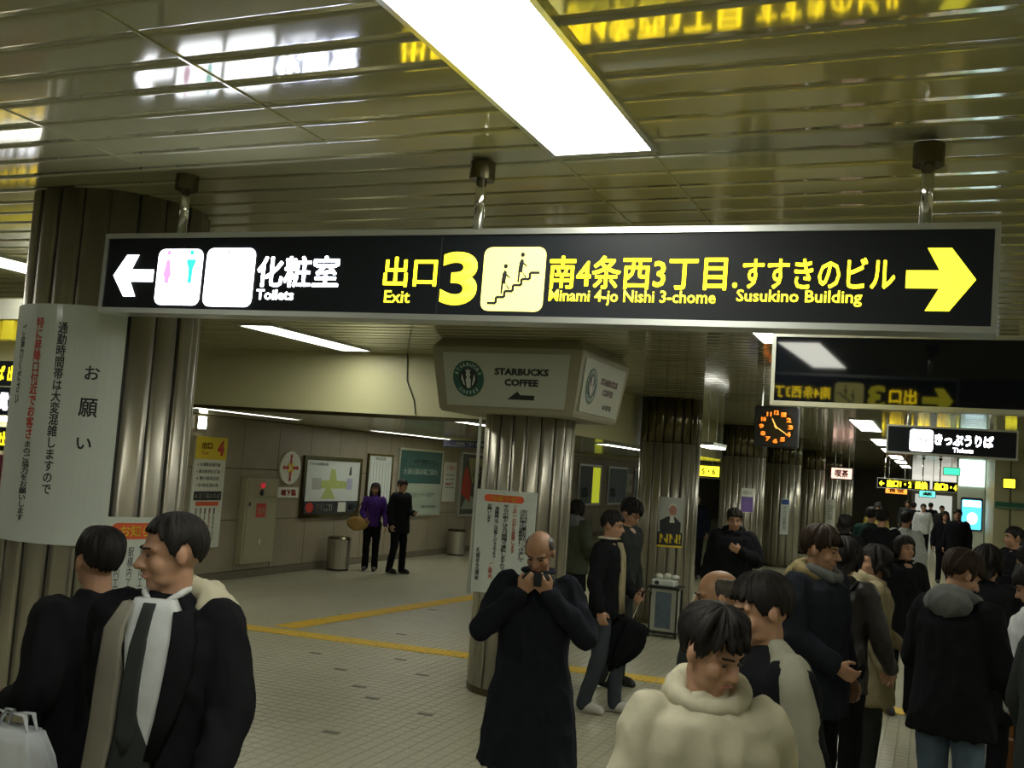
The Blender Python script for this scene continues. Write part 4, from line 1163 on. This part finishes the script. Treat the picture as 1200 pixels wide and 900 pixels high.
    longL = {'bob':.07,'long':.22}.get(hairstyle, 0)
    vs = []; fs = []
    tot = rows+1
    ext = 6 if longL else 0
    def layer(lay):
        base = len(vs)
        for j in range(tot+ext):
            for i in range(NA):
                a = 2*math.pi*i/NA
                if j < tot: p = hp(a, j/rows, lay)
                else:
                    b = abs((a+math.pi)%(2*math.pi)-math.pi)
                    wgt = min(1, max(0, (b-.95)/.35))
                    p = hp(a, 1, lay); dd = (j-tot+1)/ext*longL*wgt*(1+.15*noise.noise(Vector((i*.7,seed,0))))
                    p = p + Vector((p.x*.12*math.sin(dd/longL*3) if longL else 0, (.02 if b > 2 else 0)*dd/longL, -dd))
                vs.append(Hd(p))
        return base
    o_ = layer(1); i_ = layer(0); RW = tot+ext
    for j in range(RW-1):
        for i in range(NA):
            k = (i+1)%NA
            fs.append((o_+j*NA+i, o_+(j+1)*NA+i, o_+(j+1)*NA+k, o_+j*NA+k))
            fs.append((i_+j*NA+k, i_+(j+1)*NA+k, i_+(j+1)*NA+i, i_+j*NA+i))
    for i in range(NA):
        k = (i+1)%NA; j = RW-1
        fs.append((o_+j*NA+i, i_+j*NA+i, i_+j*NA+k, o_+j*NA+k))
        fs.append((o_+k, i_+k, i_+i, o_+i))
    g = G(); g.add(vs, fs)
    if hairstyle == 'bun':
        g.ell(Hd((0,.115,.05)), (.045,.04,.042), 14, 10)
    me = g.mesh('hair', (0,0,0), True); me.materials.append(hair)
    o = bpy.data.objects.new('hair', me); col.objects.link(o); o.parent = t
    # ---------- upper garment
    g = G(); B = bulk
    zt = top_len
    def hem(z):
        f = 1.0 + flare*max(0, (.98-z))*1.2
        return f
    R_ = [(1.485,.062,.062,.012),(1.46,.085,.075,.01),(1.435,.135*bw,.085,.005),(1.40,.178*bw,.105,.0),(1.32,.188*bw,.122,-.004),(1.20,.178*bw,.122,-.004),(1.08,.170*bw,.120,0),(.98,.176*bw,.126,0),(.90,.186*bw,.133,0)]
    rr = [tr(z, rx*(B if z < 1.42 else 1), ry*(B if z < 1.42 else 1), cy, 28, 2.4) for z, rx, ry, cy in R_ if z >= zt-.02]
    z = .82
    while z > zt-.001:
        rr.append(tr(z, .186*bw*B*hem(z), .133*B*hem(z), 0, 28, 2.4)); z -= .08
    rr.append(tr(zt, .188*bw*B*hem(zt), .135*B*hem(zt), 0, 28, 2.4))
    g.rings(rr)
    for q, am, hd in ((1, arms[0], hands[0]), (-1, arms[1], hands[1])):
        sp = ARMS[am] if isinstance(am, str) else am
        sh = T((q*.165*bw,.01,1.395)); el = T((q*sp[0][0]*bw, sp[0][1], sp[0][2])); wr_ = hd[0]
        g.cap(sh,.075*B,el,.060*B,14); g.cap(el,.060*B, wr_-hd[1]*.012,.044*B,14)
    gm = remeshed(g, 'coat' if zt < .7 else 'jacket', top, t, vox, 2, disp=.010*(1.3 if B > 1.15 else 1), freq=9 if B < 1.15 else 7, seed=seed)
    # ---------- legs
    g = G()
    if skirt is not None:
        g.rings([tr(.98,.15,.11), tr(.9,.175,.13), tr(.7,.19,.145), tr(skirt,.205,.16)])
    if not bare:
        for hip,kn,an in feet:
            g.cap(hip+Vector((0,0,.02)),.098,kn,.068,14); g.cap(kn,.068,an+Vector((0,0,-.01)),.060 if not flare else .066,14)
        g.ell((0,0,.93),(.155*bw,.115,.10),16,10)
    remeshed(g, 'skirt' if skirt is not None else 'trousers', legs, t, vox, 1, disp=.005, freq=9, seed=seed+5)
    for hip,kn,an in feet:
        g = G()
        g.cap((an.x, an.y+.035, .042), .041, (an.x, an.y-.17, .034), .033, 12, .95)
        g.ell((an.x, an.y-.07, .05), (.046,.13,.048), 14, 8)
        g.ell((an.x, an.y+.0, .075), (.042,.055,.055), 12, 8)
        vs2 = []
        g.v = [(x, y_, max(z_, .002)) for x, y_, z_ in g.v]
        remeshed(g, 'shoe', shoe, t, .012 if vox < .02 else .016, 1)
    if collar is not None:
        mt, kind = collar
        g = G()
        if kind == 'hood':       # hood hanging at the nape with a ring around the neck
            n_ = 18; pts = [T((.098*math.sin(2*math.pi*k/n_), .02+.088*math.cos(2*math.pi*k/n_)*1.0, 1.475+.028*math.cos(2*math.pi*k/n_))) for k in range(n_+1)]
            for k in range(n_): g.cap(pts[k], .034+.008*math.cos(2*math.pi*k/n_), pts[k+1], .034+.008*math.cos(2*math.pi*(k+1)/n_), 8)
            g.ell(T((0,.118,1.445)), (.135,.045,.075), 16, 10)
            remeshed(g, 'hood', mt, t, vox, 1, disp=.006, freq=16, seed=seed+9)
        elif kind == 'stand':
            pts = [T((.080*math.sin(R(a)), .018-.078*math.cos(R(a)), 1.49)) for a in range(20, 341, 16)]
            for p, q2 in zip(pts, pts[1:]): g.cap(p, .026, q2, .026, 8, .5)
            remeshed(g, 'collar', mt, t, max(vox*.8,.009), 1)
        elif kind == 'scarf':
            n_ = 16; pts = [T((.085*math.sin(2*math.pi*k/n_), .012-.082*math.cos(2*math.pi*k/n_), 1.48)) for k in range(n_+1)]
            for k in range(n_): g.cap(pts[k], .036, pts[k+1], .036, 8)
            g.cap(T((.04,-.12,1.44)), .035, T((.05,-.16,1.20)), .04, 10, .5)
            remeshed(g, 'scarf', mt, t, vox, 1, disp=.006, freq=14, seed=seed)
    t['_t'] = 0
    del t['_t']
    # front surface helper for shirt, tie, lapels
    def front(x, z, off):
        R2 = [(1.47,.09,.08)] + [(a_, b_, c_) for a_, b_, c_, d_ in R_[2:]] + [(zt, .186*bw, .133)]
        for (z1,a1,b1),(z0,a0_,b0_) in zip(R2, R2[1:]):
            if z0 <= z <= z1: break
        k = (z-z0)/max(1e-6,(z1-z0)); k = min(1,max(0,k))
        rx = (a0_+(a1-a0_)*k)*B; ry = (b0_+(b1-b0_)*k)*B
        yy = -ry*(max(0,1-abs(x/rx)**2.4))**(1/2.4)
        return T((x, yy-off, z))
    def patch(name, mat, rowsd, off, th=.006, nx=8):
        """rowsd: list of (z, x0, x1)"""
        g = G(); n_ = len(rowsd); vs = []; fs = []
        for lay in (0, 1):
            for z_, x0, x1 in rowsd:
                for k in range(nx+1): vs.append(front(x0+(x1-x0)*k/nx, z_, off+(th if lay else -.03)))
        N = n_*(nx+1)
        for j in range(n_-1):
            for k in range(nx):
                a = j*(nx+1)+k; fs.append((a,a+1,a+nx+2,a+nx+1)); fs.append((N+a,N+a+nx+1,N+a+nx+2,N+a+1))
        for k in range(nx):
            fs.append((k, N+k, N+k+1, k+1)); a = (n_-1)*(nx+1)+k; fs.append((a, a+1, N+a+1, N+a))
        for j in range(n_-1):
            a = j*(nx+1); fs.append((a, a+nx+1, N+a+nx+1, N+a)); a += nx; fs.append((a, N+a, N+a+nx+1, a+nx+1))
        g.add(vs, fs)
        return local(g, name, mat, t)
    return dict(root=t, T=T, Hd=Hd, HR=HR, hands=hands, patch=patch, front=front, s=s)

def lumps(name, mat, parent, items, vox=.012, disp=.004, seed=0):
    g = G()
    for it in items:
        if it[0] == 'c': g.cap(it[1], it[2], it[3], it[4], 10, it[5] if len(it) > 5 else 1)
        else: g.ell(it[1], it[2], 14, 10)
    return remeshed(g, name, mat, parent, vox, 1, disp=disp, freq=12, seed=seed)

def world_pt(P, p):
    t = P['root']
    return Vector(t.location) + Matrix.Rotation(t.rotation_euler.z, 3, 'Z') @ (Vector(p)*P['s'])

# --- man in the left foreground: white shirt, tie, open dark coat with pale collar
A = person((-2.235, 2.66), 14, 1.77, 'man in open dark coat, white shirt, tie and pale collar, large at lower left', c_black, .55, 1.14, c_black,
           arms=('swingf','swingb'), hyaw=-50, hpitch=6, stride=.16, vox=.0095, hairstyle='crop', seed=3, flare=.25)
A['patch']('shirt', c_white, [(1.47,-.06,.06),(1.44,-.065,.08),(1.36,-.055,.095),(1.26,-.04,.085),(1.16,-.02,.07),(1.06,-.005,.05),(.98,-.0,.03)], .018)
A['patch']('vest', c_dgrey, [(1.22,-.03,-.01),(1.12,-.05,.02),(1.04,-.06,.06),(.94,-.07,.07),(.84,-.07,.07)], .022)
A['patch']('tie', c_dgrey, [(1.46,-.018,.018),(1.43,-.022,.014),(1.34,-.028,.018),(1.20,-.042,.012),(1.08,-.046,.012),(1.03,-.014,-.01)], .030)
A['patch']('lapel', M('lining_grey_beige', (.20,.19,.15), rough=.8, var=.2, scale=10, bump=.2), [(1.455,-.10,-.055),(1.38,-.13,-.065),(1.25,-.135,-.055),(1.10,-.15,-.06),(.95,-.16,-.075),(.80,-.175,-.085),(.66,-.18,-.09)], .022, .012)
A['patch']('lapel', c_black, [(1.44,.075,.12),(1.36,.09,.15),(1.26,.085,.15),(1.14,.07,.12),(1.02,.05,.08)], .024, .010)
lumps('fur_collar', c_cream, A['root'], [('c', A['T']((.06,.05,1.50)), .032, A['T']((.125,.03,1.455)), .048), ('c', A['T']((.125,.03,1.455)), .048, A['T']((.15,-.02,1.42)), .045), ('e', A['T']((.12,.08,1.43)), (.085,.05,.05)), ('c', A['T']((.0,.10,1.49)), .035, A['T']((.1,.08,1.47)), .045)], .010, .006, 4)
lumps('shirt_collar', c_white, A['root'], [('c', A['T']((-.05,-.06,1.478)), .011, A['T']((-.016,-.088,1.448)), .010), ('c', A['T']((.05,-.06,1.478)), .011, A['T']((.016,-.088,1.448)), .010), ('c', A['T']((-.056,-.05,1.482)), .012, A['T']((-.056,.03,1.497)), .012), ('c', A['T']((.056,-.05,1.482)), .012, A['T']((.056,.03,1.497)), .012)], .006, 0)
# --- man behind him, seen from the back, with the white bag
B_ = person((-2.80, 2.96), 250, 1.66, 'man in black jacket seen from behind beside the left pillar, holding a white bag', c_black, .80, 1.12, c_black,
            arms=(((.245,.10,1.15),(.27,-.06,1.10)),'down'), hyaw=0, vox=.010, seed=5, lean=4, face=True)
# white bag
hw = world_pt(B_, B_['hands'][0][0] + B_['hands'][0][1]*.11)
bx = Vector((-2.78, 2.62, 0))
bg = emp('plastic_bag', (bx.x, bx.y, .60), 'white plastic carrier bag held at the lower left corner', 'bag')
def bagmesh(w0, h0, d0, z0):
    rr = []
    for k in range(12):
        u = k/11; z_ = z0 - .16 + h0*u
        wd = w0*(.78+.34*math.sin(u*2.6))*(1 if u < .8 else 1-(u-.8)*1.1); dd = d0*(.6+.8*math.sin(u*2.4))*(1-.4*u)
        ring = []
        for i in range(40):
            a = 2*math.pi*i/40; c, s_ = math.cos(a), math.sin(a)
            f = 1+.10*noise.noise(Vector((c*3, s_*3, u*4)))+.05*math.sin(a*9+u*3)
            ring.append((bx.x+wd*f*math.copysign(abs(c)**.6, c), bx.y+dd*f*math.copysign(abs(s_)**.8, s_), z_))
        rr.append(ring)
    return G().rings(rr)
m_bag = M('white_polythene', (.62,.66,.70), rough=.3, var=.06, scale=9, bump=.3)
bagmesh(.14, .42, .07, .76).build('bag_body', m_bag, bg, smooth=True)
ztop = 1.02
for q in (-1, 1):
    G().tube([(bx.x-.07, bx.y+q*.02, ztop-.03), (bx.x-.04, bx.y+q*.018, ztop+.05), (hw.x, hw.y, hw.z), (bx.x+.05, bx.y+q*.018, ztop+.05), (bx.x+.08, bx.y+q*.02, ztop-.03)], .009, 8, .5).build('bag_handle', m_bag, bg, smooth=True)

# --- man in the long coat, both hands raised to his face
D_ = person((-1.975, 5.32), 16, 1.665, 'balding man in long charcoal coat with both hands raised to his face', c_coat, .42, 1.13, c_black, hair=m_hairg,
            hairstyle='bald', arms=('mouth','mouth'), hpitch=30, hyaw=-10, lean=5, flare=.5, vox=.0095, seed=8, curl=1.0, collar=(c_coat,'stand'))
lumps('scarf', c_dgrey, D_['root'], [('c', D_['T']((-.06,-.12,1.46)), .04, D_['T']((.07,-.13,1.46)), .04)], .012, .005, 3)
ph = emp('mobile_phone', tuple(world_pt(D_, D_['hands'][0][0]+Vector((0,0,.06)))), 'small dark object held at the mouth of the balding man', 'phone')
q0 = world_pt(D_, D_['hands'][0][0]+D_['hands'][0][1]*.10)
G().bbox((q0.x-.022, q0.y-.012, q0.z-.03), (q0.x+.022, q0.y+.008, q0.z+.045), .004).build('phone_body', m_black, ph)
G().box((q0.x-.016, q0.y-.0135, q0.z), (q0.x+.016, q0.y-.012, q0.z+.036)).build('phone_screen', m_ink, ph)

# --- young man in profile with umbrella
E_ = person((-2.50, 8.42), 84, 1.67, 'young man in profile facing right, black jacket, grey jeans and white trainers', c_black, .82, 1.04, c_djeans, c_sneak,
            arms=('front','down'), hyaw=6, hpitch=8, stride=.10, vox=.012, seed=10, collar=(c_cream,'stand'))
E_['patch']('shirt_front', c_beige, [(1.46,-.03,.03),(1.35,-.05,.04),(1.2,-.055,.04),(1.0,-.05,.04),(.86,-.05,.04)], .012)
um = emp('umbrella', (-2.30, 8.35, 0), 'black folded umbrella hanging in front of the young man in profile', 'umbrella')
h0 = world_pt(E_, E_['hands'][0][0]+E_['hands'][0][1]*.08)
tip = Vector((h0.x-.22, h0.y-.02, .30)); topu = Vector((h0.x+.02, h0.y, h0.z+.02))
ax_ = (topu-tip).normalized(); sdv = Vector((1,0,.25)).normalized()
rr = []
for k in range(10):
    u = k/9; c0_ = tip + (topu-tip)*(.06+u*.66); rad = .015+.13*math.sin(min(1,u*1.15)*2.0)**1.2
    a1 = ax_.cross(Vector((0,1,0))).normalized(); b1 = ax_.cross(a1)
    rr.append([c0_ + (a1*math.cos(t_)+b1*math.sin(t_)*.55)*rad*(1+.28*math.cos(t_*8)) for t_ in [2*math.pi*i/48 for i in range(48)]])
G().rings(rr).build('canopy', c_black, um, smooth=True)
G().tube([tip-ax_*.05, topu], .006, 8).build('shaft', m_chrome, um)
G().tube([topu-ax_*.02, topu+ax_*.05, topu+ax_*.08+Vector((.03,0,0)), topu+ax_*.06+Vector((.06,0,0)), topu+ax_*.03+Vector((.065,0,0))], .011, 10).build('handle', m_black, um, smooth=True)
# --- man just behind, head bowed
person((-2.72, 9.5), 70, 1.76, 'tall man with bowed head right behind the young man in profile', c_dgrey, .82, 1.0, c_dgrey, hyaw=10, hpitch=34, lean=6, arms=('down','down'), vox=.014, seed=12, hairstyle='messy')
# --- woman with hood, back to us
F_ = person((-4.08, 12.2), 165, 1.62, 'woman in grey green hooded jacket and dark skirt seen from behind', c_green, .78, 1.22, c_black, female=True, skirt=.55, arms=('pocket','pocket'), vox=.014, seed=13, collar=(c_grey,'hood'), hairstyle='bob', bare=False, hyaw=-15)
# --- distant walker between pillars
person((-4.42, 20.8), 8, 1.70, 'distant person in dark blue clothes walking between the portrait pillar and the clock pillar', c_navy, .80, 1.15, c_black, arms=('swingf','swingb'), stride=.18, vox=.018, seed=14)
# --- bulky dark figure before the clock pillar
H_ = person((-1.98, 11.3), 12, 1.70, 'bulky person in wide black coat standing before the clock pillar', c_black, .55, 1.26, c_black, arms=('chest','down'), hpitch=12, hyaw=5, vox=.014, seed=15, flare=.35, collar=(c_black,'hood'))

# --- couple by the left wall
I_ = person((-9.02, 15.8), 22, 1.52, 'woman in purple jacket and black flared trousers beside the station map', c_purple, .88, 1.0, c_black, female=True, arms=('down','front'), vox=.015, seed=16, hairstyle='long', flare=.1)
bgp = emp('shoulder_bag', tuple(world_pt(I_, (-.27,-.05,.80))), 'tan shoulder bag carried by the woman in purple', 'bag')
bc = world_pt(I_, (-.27,-.10,.92))
rr = []
for k in range(9):
    u = -1+2*k/8; rad = .21*math.sqrt(max(.02,1-u*u*.96))
    rr.append([(bc.x+rad*math.cos(t_), bc.y-.03+.075*math.sin(t_)*(1-.3*u), bc.z+u*.12) for t_ in [2*math.pi*i/28 for i in range(28)]])
G().rings(rr).build('bag_body', c_tan, bgp, smooth=True)
shp = world_pt(I_, (-.15,0,1.47))
G().tube([(bc.x-.15, bc.y, bc.z+.10), tuple(shp), (bc.x+.18, bc.y, bc.z+.10)], .012, 8).build('strap', c_brown, bgp)
J_ = person((-8.55, 15.9), 75, 1.62, 'man in black jacket and trousers facing right before the framed timetable', c_black, .74, 1.12, c_black, arms=('read','down'), hpitch=10, vox=.015, seed=17, stride=.06)

# --- bottom centre right: person with cream padded jacket close to the camera
K_ = person((-.555, 2.92), 20, 1.64, 'dark haired person in cream padded jacket close to the camera at the bottom', c_cream, .75, 1.05, c_black, arms=('swingb','swingf'), hyaw=38, hpitch=20, vox=.0095, seed=20, hairstyle='messy', collar=(c_cream,'hood'))
# man with reddish bald head behind
person((-.80, 4.30), -50, 1.63, 'older bald man with reddish face just behind the cream jacket', c_dgrey, .8, 1.1, c_black, hair=m_hairg, hairstyle='bald', hyaw=-20, hpitch=8, vox=.0105, seed=21, arms=('down','down'))
# dark person with pale strap
L_ = person((-.50, 3.50), -50, 1.70, 'dark clothed man with a pale scarf over the shoulder right of the cream jacket', c_black, .62, 1.12, c_black, hyaw=-10, hpitch=12, vox=.0100, seed=22, hairstyle='short', arms=('down','swingb'))
lumps('pale_scarf', M('scarf_grey', (.26,.26,.20), rough=.85, var=.2, scale=14, bump=.2), L_['root'], [('c', L_['T']((.07,.02,1.49)), .035, L_['T']((.18,.0,1.42)), .065, .9), ('c', L_['T']((.18,.0,1.42)), .07, L_['T']((.275,.0,1.14)), .065, .9)], .010, .005, 5)
# tall man brown hair with olive fur hood
M_ = person((-.58, 6.1), 62, 1.77, 'tall brown haired man with olive fur trimmed hood facing right', c_coat, .72, 1.18, c_black, hair=m_hairb, hairstyle='messy', hyaw=15, hpitch=8, vox=.0105, seed=23, arms=('down','front'), collar=(c_olive,'hood'))
lumps('inner_hood', c_grey, M_['root'], [('c', M_['T']((-.09,-.01,1.50)), .030, M_['T']((-.03,-.10,1.46)), .034), ('c', M_['T']((.09,-.01,1.50)), .030, M_['T']((.03,-.10,1.46)), .034)], .012, .004, 2)
# leather jacket
N_ = person((-.51, 6.78), 155, 1.69, 'dark haired person in black leather jacket, back turned, beside the tall hooded man', c_leather, .78, 1.0, c_black, hyaw=0, hpitch=-2, vox=.0115, seed=24, hairstyle='bob', arms=('front','swingf'), lean=3)
local(G().tube([(-.12,-.10,1.42), (-.13,.04,1.47), (0,.150,1.25), (.18,.12,.98)], .014, 8, .5), 'shoulder_strap', m_black, N_['root'])
# woman in beige coat
O_ = person((-.36, 7.6), 100, 1.62, 'woman in beige coat with dark hair facing right behind the leather jacket', c_beige, .60, 1.12, c_dgrey, female=True, hyaw=-175, vox=.0125, seed=25, hairstyle='bob', flare=.4, arms=('front','down'), collar=(c_beige,'hood'))
# woman in black, facing
P_ = person((-.22, 10.15), 22, 1.60, 'young woman in black coat and wide black trousers standing on the yellow strip', c_black, .72, 1.06, c_black, female=True, hyaw=18, hpitch=-2, vox=.0125, seed=26, hairstyle='bob', arms=('down','down'), flare=.2, stride=.05, collar=(c_black,'stand'))
# tall black jacket back with blue jeans
Q_ = person((.125, 5.95), 152, 1.71, 'person in black hooded coat and pale blue jeans, head bowed, right foreground', c_black, .78, 1.14, c_jeans, c_brown, hair=m_hairb, hairstyle='messy', hyaw=-35, hpitch=26, lean=5, vox=.0105, seed=27, flare=.25, arms=('front','hold'), collar=(c_grey,'hood'))
# reader with white sleeves
R2_ = person((.56, 6.6), -95, 1.64, 'person with white sleeves reading, facing left at the right edge', c_white, .86, 1.12, c_black, hyaw=0, hpitch=26, vox=.0125, seed=28, hairstyle='bangs', arms=('read','read'))
bkq = world_pt(R2_, (0, -.36, 1.16))
bk = emp('booklet', tuple(bkq), 'small open booklet in the hands of the reader with white sleeves', 'book')
G().bbox((bkq.x-.08, bkq.y-.10, bkq.z-.004), (bkq.x+.08, bkq.y-.002, bkq.z+.006), .002).build('cover', m_paper, bk)
G().bbox((bkq.x-.075, bkq.y+.002, bkq.z-.004), (bkq.x+.075, bkq.y+.10, bkq.z+.006), .002).build('page', m_white, bk)
person((.56, 5.3), 120, 1.62, 'dark grey clothed person cut off by the right edge, in front of the reader', c_dgrey, .78, 1.15, c_black, c_brown, hyaw=0, hpitch=12, vox=.0105, seed=29, hairstyle='short', arms=('down','down'))
S_ = person((.36, 7.75), 150, 1.68, 'person in long black coat behind the blue jeans, back turned', c_black, .55, 1.12, c_black, hyaw=0, vox=.013, seed=30, hairstyle='bob', arms=('down','down'), flare=.2)
person((.70, 8.9), 170, 1.66, 'person in dark jacket at the right edge with a brown bag', c_black, .8, 1.1, c_brown, c_brown, vox=.014, seed=31, hairstyle='short')
tb = emp('shoulder_bag', (.62, 8.2, .4), 'brown shoulder bag set down near the right edge', 'bag')
rr = []
for k in range(8):
    u = k/7; rr.append([(.62+.20*(1-.25*u)*math.copysign(abs(math.cos(t_))**.6, math.cos(t_)), 8.15+.10*(1-.4*u)*math.sin(t_), .0+u*.34) for t_ in [2*math.pi*i/28 for i in range(28)]])
G().rings(rr).build('bag_body', c_brown, tb, smooth=True)
G().tube([(.48,8.15,.32),(.50,8.15,.50),(.62,8.15,.56),(.74,8.15,.50),(.76,8.15,.32)], .014, 8).build('strap', c_brown, tb, smooth=True)
person((.86, 12.9), -60, 1.70, 'dark haired man whose head shows by the cream wall at the right edge', c_black, .8, 1.1, c_black, vox=.016, seed=32, hyaw=-10)
person((.92, 11.6), -70, 1.62, 'shorter person in front of the man by the cream wall at the right edge', c_dgrey, .8, 1.1, c_black, vox=.016, seed=33, hairstyle='bob')
# --- passage crowd
crowd = [
 (-1.02, 13.9, 175, 1.66, c_black, 'person in black with a pale bag on the back, left side of the passage', dict(hairstyle='bob')),
 (-.86, 16.8, 170, 1.74, c_teal, 'person in dark teal jacket walking away on the left of the passage', dict(stride=.15)),
 (-.62, 14.8, 178, 1.76, c_black, 'tall person in black walking away in the middle of the passage', dict(stride=.12)),
 (-.35, 16.2, 172, 1.72, c_white, 'person in white jacket walking away in the passage', dict(stride=.16, legs=c_djeans)),
 (-1.15, 24.5, 4, 1.70, M('yellow_cloth', (.40,.33,.06), rough=.8, var=.2), 'distant person in yellow jacket in the passage', {}),
 (.28, 25.6, 6, 1.64, c_black, 'distant woman in black facing us in the bright part of the passage', dict(stride=.08, hairstyle='bob', arms=('front','down'))),
 (.52, 24.4, -10, 1.72, c_black, 'distant man in black walking beside the woman in the bright part of the passage', dict(stride=.14, legs=c_djeans)),
 (-.25, 34.0, 5, 1.70, c_white, 'far person in white near the end of the passage', dict(stride=.1)),
 (-.55, 35.5, 175, 1.72, c_black, 'far person in black near the end of the passage, left of the one in white', dict(stride=.1)),
 (-1.35, 29.5, 170, 1.70, c_navy, 'far person in navy by the left pillars of the passage', {}),
 (-.85, 40.0, 5, 1.72, c_dgrey, 'far person in grey at the end of the passage', {}),
 (-.05, 41.0, 175, 1.70, c_black, 'farthest person in black at the end of the passage', dict(stride=.1)),
 (.30, 37.0, 0, 1.66, c_dgrey, 'far person in dark grey near the advertising column', {}),
]
for i, (x, y_, yw, hh, cl, lb, kw) in enumerate(crowd):
    k2 = dict(vox=.016 if y_ < 20 else .022, seed=40+i); k2.update(kw)
    lg = k2.pop('legs', c_black)
    k2['group'] = 'people walking in the passage'
    person((x, y_), yw, hh, lb, cl, .80, 1.1, lg, **k2)
# pale backpack of the first walker
bp = emp('backpack', (-1.02, 13.75, 1.1), 'pale small backpack on the person in black at the left of the passage', 'bag')
g = G().ell((-1.0, 13.69, 1.20), (.11,.05,.15), 16, 10); g.build('bag_body', c_white, bp, smooth=True)
G().ell((-1.0, 13.64, 1.14), (.075,.03,.08), 14, 8).build('pocket', c_grey, bp, smooth=True)
